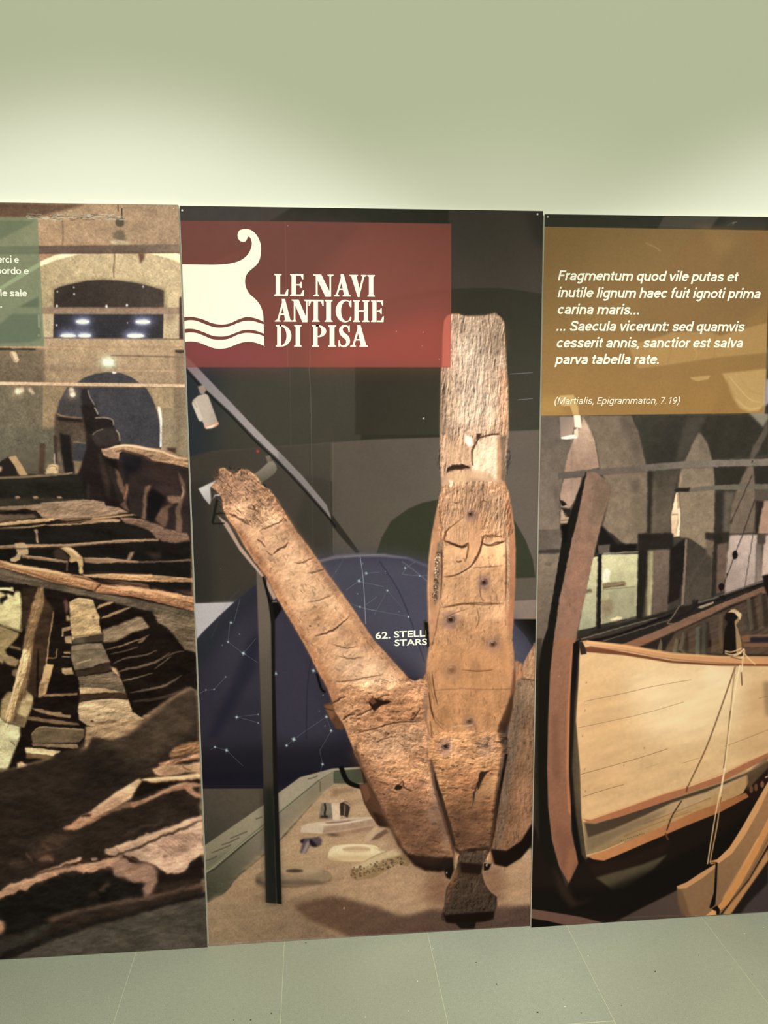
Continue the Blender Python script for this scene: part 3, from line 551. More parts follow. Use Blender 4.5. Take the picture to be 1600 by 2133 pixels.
ARM_R = '1078 1375 1092 1388 1100 1368 1112 1340 1121 1335 1121 1700 1108 1745 1090 1775 1075 1790 1055 1806 1035 1804 1022 1798 1022 1770 1030 1690 1036 1640 1047 1590 1056 1545 1062 1500 1072 1440'
FOOT = '958 1772 1014 1776 1006 1800 1003 1815 1010 1840 1020 1856 1035 1868 1036 1885 1028 1915 1010 1920 990 1922 988 1932 958 1932 948 1925 930 1922 920 1914 920 1905 926 1885 930 1850 942 1832 952 1805'
GLOBE = '400 1345 409 1332 445 1290 487 1255 533 1218 600 1180 660 1162 700 1156 750 1153 800 1154 840 1158 890 1172 950 1200 1000 1232 1060 1285 1095 1325 1112 1352 1125 1400 1125 1642 400 1642'
def A_off(q):
    v = np.array(q.split(), float).reshape(-1, 2); return v + np.array([1.2, 3.0])
def art_centre():
    A = Art(0.0, -0.005, 0.935, 2.02, -0.02, (54, 50, 45))
    F, P, L, E_, R = A.fr, A.P, A.L, A.E, A.relief
    F(0, 0, 1)
    # dark gallery behind
    P((58, 56, 46), '360 420 1140 420 1140 1300 360 1300', g=((60, 56, 48), 400, 600, 1100, 600))
    P((38, 44, 52), '360 700 560 700 470 1100 360 1240', b=40, a=.9)
    P((64, 60, 52), '470 700 770 760 760 930 440 960', b=30, a=.8); P((44, 43, 34), '752 760 920 760 920 915 752 920', b=2, a=.8)
    P((60, 54, 52), '360 420 600 430 560 462 360 462', b=3); P((40, 40, 33), '620 425 1140 432 1140 468 560 462', b=2)
    P((58, 53, 48), '935 436 1140 436 1140 615 935 605', b=2, g=((72, 64, 59), 960, 450, 1120, 600)); P((44, 43, 40), '1095 436 1140 436 1140 520 1110 500', b=12, a=.7)
    P((50, 46, 38), '740 630 800 618 860 610 935 602 985 600 1040 600 1085 605 1140 614 1140 905 740 905', b=1.2, a=.9, g=((58, 57, 48), 950, 640, 1100, 800))
    P((82, 75, 67), '440 940 780 915 915 911 1060 898 1140 895 1140 1315 380 1320 380 1010', b=1.2, g=((92, 83, 76), 600, 1000, 1000, 1000))
    P((60, 55, 50), '360 960 440 940 690 922 690 1200 600 1240 360 1260', b=2, g=((70, 64, 58), 450, 1050, 690, 1000)); P((46, 44, 43), '380 1010 430 1000 445 1260 380 1260', b=14, a=.8)
    P((52, 49, 45), '640 990 692 1003 692 1160 600 1160', b=8, a=.45)
    L((46, 44, 40), '690 1003 692 1160', 2.5, b=1.2, a=.7); L((108, 102, 94), '694 920 694 1150', .8, b=.5, a=.6)
    L((58, 54, 50), '578 990 650 998 692 1004', 1.5, b=.8, a=.6)
    P((52, 54, 42), '782 1160 795 1120 815 1085 850 1060 880 1047 915 1040 1000 1035 1068 1078 1095 1125 1110 1165 1116 1205 1130 1215 1130 1300 770 1300', b=1.2)
    P((86, 79, 70), '1060 1205 1140 1202 1140 1252 1060 1252', b=1.2); P((128, 110, 102), '1060 1252 1140 1248 1140 1290 1060 1290', b=1.2); P((26, 24, 22), '1060 1290 1140 1290 1140 1400 1060 1400', b=1)
    L((128, 122, 150), '1061 779 1110 776', 1, b=.5); L((128, 122, 150), '1078 833 1110 830', 1, b=.5)
    P((200, 196, 186), '881 871 884 869 884 875', b=.5)
    # reflections down the sheet
    L((108, 104, 96), '644 766 648 850 650 1005', 1.0, b=.5, a=.75); L((86, 80, 72), '604 766 606 930', .8, b=.5, a=.6); L((90, 84, 76), '650 1005 652 1140', 1, b=.6, a=.5)
    # lighting track with its lamp
    P((130, 122, 130), '380 735 395 747 430 785 480 837 530 890 580 940 630 992 680 1052 692 1085 680 1067 630 1009 580 957 530 910 480 858 430 812 388 765', b=1, g=((152, 143, 150), 420, 790, 520, 900))
    P((112, 104, 108), '580 940 630 992 680 1052 692 1085 680 1067 630 1009 580 957', b=2, a=.6)
    P((48, 44, 40), '690 1070 720 1110 749 1150 743 1154 712 1120 688 1090', b=1.2); L((24, 24, 26), '386 770 430 817 480 865 530 917 580 964 630 1017 680 1074 700 1098', 4, b=1.2, a=.8)
    P((150, 132, 122), '412 805 424 802 430 812 424 822 417 820', b=1)
    P((186, 170, 160), '402 833 413 824 428 820 434 824 455 882 452 888 440 893 428 893 422 878 415 877 400 842', b=.9, g=((160, 146, 138), 430, 840, 455, 840))
    P((206, 190, 180), '400 838 408 835 423 873 417 878 411 868', b=.8); L((140, 126, 118), '402 834 411 850', 2, b=1, a=.7)
    P((232, 150, 120), '425 888 440 885 455 879 456 884 443 890 429 893', b=.9); P((255, 226, 205), '430 890 442 886 450 884 443 890 430 893', b=.9)
    E_((230, 60, 60), 537, 940, 2.6, 2.6, b=.8); E_((120, 50, 46), 537, 940, 6, 6, b=3, a=.4)
    P((112, 102, 94), '553 950 562 948 566 958 558 965', b=1)
    P((132, 122, 112), '524 991 540 980 560 962 568 959 575 968 577 977 573 985 556 999 542 1005', b=.9, g=((90, 82, 74), 550, 970, 560, 1000)); P((250, 226, 200), '524 989 532 991 542 1003 540 1006 534 1002', b=.9)
    # the globe
    P((50, 47, 60), GLOBE, b=1, sm=0, g=((50, 47, 62), 750, 1200, 750, 1600))
    P((72, 71, 90), '620 1176 660 1162 700 1156 750 1153 840 1158 890 1172 1000 1232 1060 1285 1112 1352 1117 1400 900 1420 760 1330', b=22, a=.95)
    P((112, 106, 122), '648 1171 700 1156 750 1153 800 1154 850 1161 850 1164 800 1160 750 1160 700 1164 665 1172', b=1.5, a=.9); P((88, 88, 108), '850 1160 900 1180 960 1212 958 1216 900 1186 850 1166', b=1.5, a=.8)
    P((60, 56, 74), '550 1240 640 1330 690 1500 700 1600 570 1600 545 1400', b=24, a=.9); P((62, 58, 76), '440 1300 520 1240 545 1450 450 1460', b=26, a=.55)
    P((32, 30, 38), '400 1560 790 1540 790 1650 400 1650', b=26, a=.85); P((32, 32, 48), '520 1330 545 1315 530 1400 450 1540 430 1540 480 1430', b=9, a=.6)
    P((38, 42, 50), '400 1345 445 1295 490 1258 540 1220 560 1230 500 1290 440 1370 400 1420', b=16, a=.7)
    P((28, 28, 40), '760 1600 800 1640 400 1642 400 1610', b=10, a=.6)
    P((180, 174, 184), '400 1257 488 1254 464 1276 424 1315 409 1332 400 1350', b=1.1)
    SC = (150, 170, 185)
    for q in ('500 1247 487 1297 479 1298 475 1337 507 1361 537 1380', '507 1361 533 1330', '412 1446 429 1438 446 1436 470 1410', '493 1493 540 1488', '493 1493 540 1506', '438 1562 448 1556 472 1563 506 1595', '597 1553 612 1540 640 1520 680 1493 690 1522 666 1564 672 1592 664 1620', '720 1230 746 1211 763 1194 790 1192', '746 1211 800 1222', '780 1280 807 1230 855 1285 760 1268', '733 1258 750 1265 784 1272', '762 1260 785 1243', '838 1196 846 1183 865 1170', '838 1196 874 1200 892 1198', '805 1154 716 1160'):
        L(SC, q, .9, b=.5, a=.42, sm=0)
    L((170, 170, 200), '750 1158 757 1210 762 1300', 1.4, b=.5, a=.75, sm=1); L((120, 120, 150), '716 1165 700 1190 680 1220', 1, b=.6, a=.5); L((130, 132, 158), '838 1170 865 1190 892 1212', 1.4, b=.6, a=.7)
    L((34, 34, 54), '790 1168 830 1230 855 1290 868 1330 885 1380', 1.6, b=.7, a=.8); L((30, 30, 46), '648 1370 640 1440 638 1540', 1.5, b=.8, a=.7); L((92, 96, 112), '500 1228 470 1260 440 1330', 1, b=.7, a=.35)
    for x, y, r in ((481, 1297, 4), (475, 1337, 3), (507, 1361, 5.5), (470, 1410, 2), (446, 1436, 2), (429, 1437, 2), (493, 1494, 4.5), (538, 1488, 2), (538, 1506, 2), (448, 1556, 3.5), (472, 1563, 5), (612, 1540, 6), (597, 1553, 4), (680, 1493, 4.5), (690, 1522, 4), (672, 1592, 4), (574, 1403, 5), (653, 1397, 5), (748, 1210, 4.5), (763, 1194, 4), (750, 1264, 3), (807, 1230, 3), (851, 1285, 3), (844, 1183, 3), (874, 1200, 2), (756, 1174, 1.5), (745, 1237, 1.5), (499, 1321, 1.5), (463, 1344, 1.5), (665, 1481, 1.5), (673, 1448, 1.5), (677, 1512, 1.5), (831, 1274, 1.2), (803, 1190, 1.3)):
        for k in range(2): E_((170, 205, 212), x, y, r, r * .34, b=.6, a=.5, rot_=20 + 80 * k)
        E_((190, 214, 220), x, y, r * .45, r * .45, b=.5, a=.6)
    # sandbox and floor
    F(410, 1560, 4.3243)
    P((86, 76, 67), '-40 352 600 352 600 520 60 880 -40 960', b=1.2, n=5, g=((66, 60, 54), 400, 400, 60, 800))
    L((30, 28, 32), '-40 352 600 350', 3, b=1.2)
    P((176, 142, 112), '-40 1400 100 1370 320 1200 600 960 800 780 1040 500 1160 350 1240 300 1500 300 1640 520 2000 900 3200 900 3200 1900 -40 1900', b=1.5, n=4, g=((160, 126, 98), 900, 900, 400, 1500))
    P((138, 124, 108), '60 1140 160 1090 600 715 740 590 1110 290 1236 205 1236 310 1160 370 1110 430 1040 490 960 580 840 710 760 800 600 950 500 1040 370 1130 300 1250 240 1310 95 1392', b=1.2, n=3, g=((70, 68, 56), 700, 750, 150, 1300))
    P((128, 118, 90), '1100 300 1236 205 1236 310 1160 370 1040 490 960 570 900 560 1000 400', b=8, a=.35)
    P((82, 84, 68), '1232 190 1500 170 1520 310 1236 312', b=1.5, g=((70, 72, 58), 1240, 250, 1450, 250))
    P((160, 147, 128), '40 890 590 512 735 395 800 350 930 255 1220 176 1480 160 1490 178 1240 196 1112 275 740 575 600 690 160 1075 60 1115', b=1.2, n=4, g=((138, 128, 106), 800, 500, 150, 950))
    P((84, 84, 72), '60 1010 160 960 330 900 600 700 600 690 160 1070 60 1110', b=9, a=.5)
    P((156, 150, 122), '60 1142 75 1105 300 915 600 690 740 578 1108 282 1236 196 1238 206 1115 290 742 592 600 710 300 945', b=1, a=.9)
    L((66, 66, 54), '100 1090 300 930 590 692 740 575 1105 275', 1.5, b=.8, a=.75); L((60, 58, 46), '1112 290 1112 390', 2, b=1, a=.7)
    for q in ('75 1010 140 990 180 963', '135 935 200 910 300 870 302 862', '225 865 300 840 385 798', '298 808 380 775 455 742', '530 632 590 612', '1000 272 1050 260 1090 242'): L((58, 58, 50), q, 2, b=.8, a=.85, sm=0)
    for k in range(26):
        t = k / 26; x, y = 370 + 830 * t, 1135 - 800 * t; E_((188, 156, 122), x + 12, y + 14 + 10 * math.sin(k * 2.3), 26, 16, b=4, a=.5)
    P((188, 152, 118), '780 860 960 620 1100 470 1300 420 1500 560 1600 700 1600 1000 1100 1050 760 1050', b=30, a=.5); P((150, 118, 90), '1100 560 1400 420 1500 480 1200 640', b=14, a=.35); P((206, 166, 130), '600 990 650 1000 500 1200 300 1300 440 1120', b=18, a=.35)
    P((158, 130, 102), '60 1440 150 1340 260 1310 340 1350 480 1390 620 1380 640 1380 770 1390 900 1460 1030 1560 1200 1650 1350 1720 60 1800', b=6, n=6, g=((140, 112, 90), 300, 1400, 900, 1700)); P((112, 90, 72), '480 1390 620 1360 770 1380 760 1320 640 1300 560 1340', b=10, a=.6)
    P((98, 76, 62), '780 1385 900 1350 1000 1330 1160 1320 1100 1360 900 1400', b=10, a=.6)
    P((104, 76, 61), '860 1420 1040 1360 1200 1320 1340 1340 1500 1390 1640 1420 1770 1480 1900 1500 2100 1440 2200 1440 3200 1400 3200 1900 1500 1900 1340 1680 1200 1620 1040 1560 930 1480', b=7, n=5, g=((84, 63, 55), 1300, 1450, 2400, 1700))
    P((176, 138, 108), '1180 1100 1700 1080 2100 1080 2160 1150 2120 1380 1900 1440 1760 1420 1560 1340 1340 1280 1100 1300', b=16, a=.8, n=5)
    P((120, 82, 62), '2120 1100 2300 1060 2350 1450 2200 1420 2040 1400 2050 1200', b=26, a=.85); P((130, 90, 68), '2540 1010 2700 1030 2800 1100 2820 1400 2620 1420 2540 1200', b=24, a=.85); P((176, 136, 104), '2700 1000 3000 990 3000 1330 2860 1390 2760 1330 2820 1150', b=12, a=.85); P((190, 150, 122), '2740 870 3000 840 3000 1000 2740 960', b=5, a=.9)
    L((150, 140, 144), '60 1762 1000 1712 2000 1655 3000 1600', 3, b=1.2, a=.55)
    A.mottle('-40 1300 370 1130 840 710 1240 300 1640 300 3200 900 3200 1900 -40 1900', .09, 14, 4, fine=.05, ang=-12, st=3)
    F(410, 1560, 4.3243)
    # finds lying in the sand
    P((110, 80, 62), '1220 360 1400 350 1440 380 1320 400 1210 440', b=5, a=.5)
    P((160, 120, 96), '1095 640 1110 600 1230 600 1230 650', b=5, a=.5)
    P((124, 112, 100), '1122 488 1180 482 1215 486 1226 625 1100 628', b=1.2, n=14); L((38, 32, 30), '1152 490 1160 540 1152 580 1160 615', 4, b=1); P((44, 38, 36), '1120 600 1180 600 1190 622 1110 620', b=2)
    P((216, 186, 162), '1212 486 1290 480 1294 620 1285 640 1226 640', b=1.2, n=7); P((196, 160, 130), '1160 478 1240 452 1320 448 1338 475 1330 492 1215 488', b=1.5, n=8); P((56, 44, 40), '1290 490 1340 470 1384 500 1380 540 1360 620 1320 600 1292 600', b=1.3, n=14); L((170, 140, 112), '1330 480 1370 500 1382 520', 4, b=1); L((150, 124, 104), '1335 500 1330 600', 2, b=.8)
    P((120, 84, 70), '940 760 1130 765 1320 745 1600 690 1620 720 1300 780 1160 775', b=5, a=.55)
    P((206, 180, 158), '935 745 945 700 1000 672 1160 650 1400 620 1560 612 1600 625 1590 690 1300 740 1130 764 940 752', b=1.3, n=5); P((168, 134, 112), '1130 762 1150 700 1300 680 1590 630 1600 690 1400 722 1200 750', b=1.5, n=8); P((134, 102, 84), '1150 662 1400 640 1560 618 1440 640 1300 670 1180 682', b=2, n=6); L((226, 196, 176), '1110 680 1300 672 1500 638', 3, b=1.4); P((80, 58, 50), '1160 765 1240 765 1300 780 1220 785', b=3)
    P((88, 76, 84), '930 830 960 805 1040 800 1100 790 1130 820 1120 870 1060 885 1020 870 985 938 925 938 950 860', b=1.5, n=16); P((38, 31, 34), '1020 810 1060 840 1090 880 1040 880 1010 850', b=1.5); P((170, 146, 140), '945 940 985 850 1010 820 1015 860 980 938', b=1.8, a=.8); P((40, 34, 44), '932 820 970 812 960 845 936 845', b=1.5)
    P((130, 96, 76), '1180 1000 1300 1010 1500 1020 1600 990 1580 1010 1450 1030 1200 1010', b=5, a=.5)
    P((226, 202, 162), '1188 985 1195 920 1230 880 1330 862 1470 858 1600 870 1640 900 1650 940 1640 985 1560 1000 1500 1010 1300 1012', b=1.3, sm=1, n=3); P((196, 160, 116), '1190 960 1260 960 1400 965 1600 955 1780 935 1760 980 1600 1010 1300 1014 1192 1000', b=3, sm=0, a=.85); P((196, 164, 124), '1340 915 1400 895 1500 888 1600 892 1680 915 1560 920 1420 922', b=2, sm=1); L((240, 222, 186), '1210 930 1300 935 1420 940 1600 935 1700 925', 4, b=2, a=.8)
    E_((226, 202, 162), 1420, 940, 236, 72, b=1.2, n=3); E_((190, 152, 110), 1420, 985, 220, 26, b=7, a=.7); E_((240, 222, 186), 1400, 900, 190, 22, b=6, a=.7); E_((188, 156, 118), 1440, 905, 130, 26, b=1.6); E_((222, 196, 154), 1440, 925, 120, 12, b=3, a=.6)
    P((90, 66, 54), '540 1240 620 1240 900 1235 1200 1180 1210 1165 1100 1180 900 1215 600 1220', b=4, a=.6)
    P((142, 117, 94), '528 1180 545 1140 620 1100 800 1062 1000 1060 1130 1085 1200 1120 1218 1160 1150 1185 900 1225 620 1236 545 1218', b=1.5, sm=1, n=6); P((96, 78, 66), '528 1180 600 1180 800 1180 1000 1175 1200 1150 1180 1175 900 1226 620 1236 545 1218', b=4, a=.6); P((196, 162, 128), '790 1090 900 1066 1000 1064 1110 1080 1120 1110 1000 1130 850 1135', b=5, a=.75); P((84, 66, 54), '800 1102 850 1085 960 1085 960 1100 850 1108', b=2)
    P((92, 68, 54), '540 1235 620 1245 900 1245 1200 1190 1225 1170 1100 1180 900 1215', b=4, a=.7); E_((150, 124, 100), 873, 1150, 340, 86, b=1.2, n=8); E_((100, 80, 66), 873, 1205, 300, 26, b=4, a=.75); E_((198, 164, 130), 900, 1095, 230, 30, b=7, a=.8); E_((76, 58, 48), 880, 1098, 80, 16, b=1.5); E_((60, 46, 38), 560, 1180, 30, 36, b=6, a=.6)
    P((150, 118, 84), '1380 1090 1420 1060 1600 960 1750 900 1860 940 1920 1020 1910 1060 1800 1040 1600 1160 1440 1186 1385 1150', b=1.3, n=9); P((206, 178, 140), '1400 1068 1590 970 1770 900 1830 925 1850 950 1680 1000 1540 1080 1420 1080', b=3, a=.9, n=4)
    r2 = np.random.RandomState(11)
    for _ in range(190):
        t = r2.rand(); x = 1390 + 480 * t; y = 1130 - 130 * t + r2.uniform(-55, 45) * (1 - .2 * t)
        E_((56, 42, 34) if r2.rand() > .35 else (190, 160, 116), x, y, r2.uniform(3, 9), r2.uniform(3, 7), b=.8, a=.75)
    P((190, 156, 126), '1500 840 1520 790 1600 700 1680 690 1730 745 1640 800 1560 835', b=1.5, n=6); P((96, 70, 56), '1560 830 1620 770 1700 720 1730 750 1640 810', b=2.2, n=12, a=.85)
    L((120, 92, 72), '1260 1180 1330 1160', 4, b=2, a=.5)
    P((240, 236, 226), '1324 1428 1330 1424 1330 1442 1325 1444', b=.7); P((230, 226, 216), '1286 1434 1290 1430 1291 1438', b=.7)
    # stand: grey post, brackets
    F(0, 0, 1)
    P((106, 94, 86), '534 1185 548 1190 564 1260 568 1500 572 1750 576 1882 554 1880 548 1600 541 1400', b=.9, g=((50, 46, 42), 550, 1300, 560, 1720)); P((30, 28, 27), '552 1202 560 1240 566 1256 573 1256 573 1400 578 1600 584 1800 587 1884 577 1882 572 1740 568 1560 565 1300', b=1); P((26, 30, 28), '548 1640 572 1640 587 1880 570 1882 554 1880', b=10, a=.65)
    P((176, 146, 134), '453 1073 475 1090 500 1135 550 1200 546 1202 500 1148 478 1112', b=.9, g=((196, 160, 146), 470, 1090, 545, 1195)); P((180, 146, 128), '556 1204 576 1245 570 1250 554 1220', b=.9)
    P((22, 22, 20), '546 1202 551 1200 563 1248 575 1255 581 1256 588 1268 573 1292 567 1256 560 1256', b=.8); L((170, 150, 140), '567 1254 577 1253', 1.5, b=.6); P((196, 190, 194), '413 1018 455 998 460 1010 470 1035 450 1032 440 1042 437 1052 425 1038', b=1, g=((164, 156, 160), 420, 1020, 440, 1050))
    L((28, 28, 26), '452 1040 443 1090', 5, b=.8); L((28, 28, 26), '443 1091 468 1090', 3, b=.8); L((30, 30, 28), '445 1071 468 1068', 3.5, b=.8); P((58, 54, 50), '438 1016 448 1005 462 1030 448 1030 440 1045', b=1)
    L((20, 20, 22), '660 1402 669 1434 678 1442', 5, b=.9); L((22, 22, 20), '710 1596 722 1625 740 1636 764 1640', 11, b=1); P((26, 26, 24), '752 1600 770 1600 774 1632 758 1632', b=1); P((60, 56, 50), '882 1292 888 1290 890 1340 884 1340', b=.8); P((24, 24, 22), '884 1296 893 1296 896 1345 890 1350', b=.8)
    L((40, 38, 34), '1052 1010 1055 1030', 5, b=.8)
    # anchor: back pieces
    P((94, 62, 44), '674 1468 690 1462 716 1500 722 1516 712 1520 700 1518 685 1494', b=1, n=10); P((126, 84, 60), '676 1470 692 1466 700 1490 690 1500', b=1.5, n=8); L((52, 34, 26), '676 1475 700 1482', 1.5, b=.8)
    P((80, 52, 40), '748 1634 766 1630 790 1680 812 1722 800 1722 786 1718 770 1695 758 1672', b=1, n=10); P((40, 28, 22), '775 1690 800 1700 815 1724 790 1722', b=3); P((120, 78, 58), '750 1636 764 1634 772 1660 762 1672', b=2.5, a=.7)
    # right arm
    P((128, 98, 76), ARM_R, b=1, n=8, g=((132, 92, 68), 1080, 1400, 1090, 1700)); P((166, 122, 92), '1084 1404 1092 1378 1104 1356 1121 1335 1121 1416 1098 1414', b=1.2, n=5); P((164, 112, 82), '1072 1376 1088 1382 1090 1412 1074 1420', b=1.5)
    P((108, 88, 74), '1075 1420 1100 1420 1090 1500 1070 1600 1055 1700 1042 1768 1024 1770 1040 1620 1060 1500', b=7, a=.75); P((150, 118, 94), '1080 1420 1121 1418 1121 1470 1085 1460', b=8, a=.7); P((160, 112, 82), '1075 1640 1110 1600 1116 1700 1085 1750', b=9, a=.7)
    R(ARM_R, 84, 30, 9, .34, 31, cracks=16, pit=.2); L((70, 50, 40), '1086 1414 1121 1418', 2, b=1)
    P((28, 22, 20), '1022 1768 1055 1772 1085 1752 1108 1716 1117 1690 1117 1750 1085 1788 1055 1806 1030 1800', b=2)
    # shank (centre timber)
    P((166, 116, 80), SHANK, b=.9, n=6, g=((172, 112, 68), 980, 1000, 980, 1600))
    P((170, 138, 116), '917 905 919 779 923 727 925 671 940 654 966 658 1012 657 1032 652 1050 671 1054 740 1058 804 1059 905 1050 1000 1010 1010 920 1010', b=1.5, n=7, g=((176, 134, 104), 980, 720, 980, 920))
    P((212, 184, 164), '950 700 1010 700 1010 780 1030 860 990 900 940 880 960 780', b=24, a=.55); P((140, 108, 86), '1010 665 1050 680 1050 730 1010 740', b=12, a=.5)
    P((184, 120, 84), '1040 760 1057 790 1058 900 1044 905 1040 850', b=4, a=.55); P((120, 94, 78), '917 905 919 779 923 740 932 760 928 905', b=3, a=.6)
    R('917 905 919 779 923 727 925 671 931 658 955 653 989 660 1032 652 1050 671 1058 804 1059 905 1055 990 922 990', 92, 30, 4.6, .42, 32, cracks=190, pit=.3)
    P((206, 172, 142), '983 950 990 930 1005 915 1030 905 1042 908 1036 940 1035 1000 1020 1003 985 995 982 970', b=1.2, n=5); R('983 950 1005 915 1042 908 1036 1000 985 995', 92, 18, 8, .25, 33); P((172, 118, 82), '1036 910 1042 908 1046 960 1050 1004 1036 1000', b=1.5, n=6); P((96, 76, 60), '1042 910 1056 906 1052 960 1051 1005 1044 1000 1044 950', b=2, a=.85, n=9)
    L((58, 36, 28), '984 970 984 940 992 922 1000 912 1020 906 1040 904', 3, b=1.1); P((60, 36, 28), '993 904 1003 902 1000 912 992 916', b=1); P((234, 212, 196), '968 905 984 912 984 928 976 930 968 920', b=2, a=.85)
    P((176, 132, 98), '926 905 980 935 982 968 926 968', b=4, a=.5)
    P((44, 32, 25), '932 975 942 968 962 967 976 970 981 975 960 978 940 980 930 986', b=1.2); L((112, 76, 56), '929 985 945 979 980 977', 2, b=1, a=.8)
    P((176, 132, 96), '932 985 985 979 1012 982 1040 1003 1020 1010 925 1010', b=3, a=.8); P((214, 186, 156), '936 1000 944 1000 942 1015 936 1015', b=1, a=.8)
    # side faces
    P((168, 110, 74), '925 1010 912 1050 900 1110 893 1160 890 1230 892 1290 895 1335 900 1345 910 1300 922 1250 920 1140 922 1080 930 1030', b=2, a=.75, n=5); P((150, 88, 58), '1054 1015 1066 1058 1074 1145 1073 1220 1070 1275 1067 1335 1058 1300 1056 1200 1060 1120 1054 1050', b=2, a=.75, n=6)
    P((108, 86, 68), '912 1130 924 1120 920 1180 914 1250 905 1262 903 1200', b=1.6, n=22, a=.85); P((150, 118, 90), '1056 1110 1061 1110 1062 1200 1058 1260 1056 1180', b=1.6, n=16, a=.7)
    r2 = np.random.RandomState(5)
    for _ in range(110):
        t = r2.rand(); E_((60, 42, 34) if r2.rand() > .45 else (206, 178, 146), 912 - 6 * t + r2.uniform(-5, 5), 1150 + 100 * t, r2.uniform(.7, 1.8), r2.uniform(.7, 1.8), b=.5, a=.8)
        E_((170, 140, 110), 1059 + r2.uniform(-2, 2), 1120 + 150 * t, 1, 1.4, b=.5, a=.7)
    L((84, 52, 38), '922 1130 920 1180 918 1250 910 1300 900 1345', 1.8, b=.9, a=.8); L((226, 178, 136), '900 1130 893 1200 896 1290', 2, b=1.4, a=.4)
    L((116, 72, 48), '1054 1110 1053 1200 1054 1280', 2, b=1, a=.8)
    # front face patches and tool marks
    P((206, 150, 104), '922 1140 1052 1130 1053 1260 1050 1290 918 1290 918 1240', b=8, a=.6); P((220, 160, 108), '1000 1130 1050 1120 1052 1175 1006 1180', b=5, a=.7)
    P((176, 120, 78), '924 1180 1052 1182 1052 1255 920 1262', b=4, a=.45)
    P((146, 108, 82), '922 1018 960 1010 1010 1018 1050 1030 1054 1066 1050 1110 1010 1066 980 1052 950 1075 926 1110 920 1090', b=5, a=.55)
    R('925 1010 1050 1010 1064 1080 1060 1120 925 1120 915 1080', 92, 22, 4.5, .45, 34, cracks=60, pit=.25)
    R('922 1120 1054 1120 1054 1290 1068 1340 1070 1400 1050 1500 1040 1520 892 1540 888 1400 896 1340 918 1290', 80, 30, 12, .24, 35, cracks=60, pit=.16)
    P((196, 140, 98), '932 1096 950 1080 976 1070 985 1120 976 1135 945 1130 928 1118', b=4, a=.6); P((190, 130, 86), '978 1080 1004 1080 1004 1128 998 1160 970 1180 965 1178 975 1130', b=3, a=.6)
    for q, wd in (('926 1126 940 1131 955 1137 966 1138 976 1130', 3.2), ('1005 1133 1020 1136 1035 1131 1052 1127', 3.2), ('924 1201 945 1198 965 1190 980 1180 990 1165 1000 1145 1004 1130 1010 1115 1024 1118 1050 1116', 2.2), ('976 1130 972 1160 968 1172', 1.4), ('926 1126 930 1108 938 1096', 1.6), ('1002 1092 1003 1120', 1), ('944 1045 950 1048 956 1045', 1.6), ('1003 1060 1004 1044 1017 1045', 1.4), ('950 1168 956 1171 962 1168', 2.4), ('1000 1190 1001 1240 1010 1252', 1), ('975 1180 1000 1182 1050 1177', 1), ('920 1265 960 1258 1000 1256 1050 1258', 1.6)):
        L((64, 36, 22), q, wd * 1.35, b=.8, a=.92, taper=1)
    for x in (951, 957, 964, 970, 975): L((110, 68, 46), [(x, 1092), (x + 1, 1112), (x, 1128)], .8, b=.5, a=.6)
    P((234, 178, 126), '1006 1137 1052 1131 1052 1150 1020 1158 1002 1156', b=3, a=.5)
    P((226, 170, 124), '935 1196 960 1190 985 1172 990 1180 960 1200', b=3, a=.6)
    for x, y, r in ((980, 1070, 8), (1008, 1212, 9), (939, 1290, 10), (1027, 1342, 9), (941, 1395, 12), (978, 1502, 8), (928, 1554, 10), (1013, 1553, 12), (951, 1695, 7), (992, 1696, 8)):
        E_((118, 86, 80), x, y + 2, r * 1.7, r * 1.9, b=5, a=.65); E_((92, 64, 54), x, y, r * .85, r * .8, b=1.5, a=.75); E_((40, 26, 22), x, y + 1, r * .45, r * .4, b=.8, a=.95); E_((196, 150, 114), x - r * .3, y - r * .5, r * .35, r * .2, b=1, a=.7)
        th = np.linspace(0, 2 * math.pi, 12); L((52, 32, 26), np.stack([x + r * .8 * np.cos(th), y + r * .7 * np.sin(th)], 1), 1.3, b=.6, a=.75); L((222, 170, 130), np.stack([x + r * .95 * np.cos(th[5:10]), y + r * .85 * np.sin(th[5:10])], 1), 1.4, b=.8, a=.55)
    # waist, lower hull of the shank
    P((190, 126, 78), '893 1378 900 1350 1066 1345 1070 1440 890 1440', b=8, a=.35); P((206, 134, 78), '1046 1300 1064 1340 1066 1420 1056 1430', b=4, a=.45)
    L((88, 54, 36), '905 1438 960 1434 1000 1436 1064 1435', 1.8, b=.9, a=.75); L((110, 70, 46), '968 1400 1000 1396 1030 1398', 1.2, b=.8, a=.5)
    for q in ('890 1405 896 1440 900 1470', '893 1400 900 1440 906 1470', '898 1410 906 1450', '893 1460 905 1500 925 1520', '900 1480 915 1505 930 1510', '906 1470 920 1500', '890 1480 905 1520', '930 1495 960 1490', '900 1520 930 1512', '930 1448 960 1455', '925 1480 940 1483'): L((84, 50, 34), q, 1.6, b=.8, a=.7, taper=1)
    P((50, 33, 26), '1068 1440 1062 1452 1052 1480 1040 1508 1035 1526 1052 1526 1062 1500 1068 1475', b=1.5); P((112, 66, 46), '1070 1390 1074 1400 1072 1440 1060 1460 1064 1430', b=1.5, a=.8)
    P((70, 52, 44), '1036 1526 1056 1528 1056 1560 1048 1620 1034 1690 1024 1770 1018 1768 1024 1690 1036 1620 1046 1560', b=1.8, a=.9); P((28, 22, 20), '1052 1570 1058 1570 1042 1660 1030 1740 1022 1770 1019 1768 1028 1690 1044 1620', b=1.2)
    P((200, 140, 92), '945 1520 1044 1520 1046 1600 940 1600', b=10, a=.4); L((232, 186, 140), '940 1514 960 1512 985 1511', 2, b=1, a=.7); L((220, 170, 130), '941 1515 941 1560 940 1590', 2, b=1.2, a=.5)
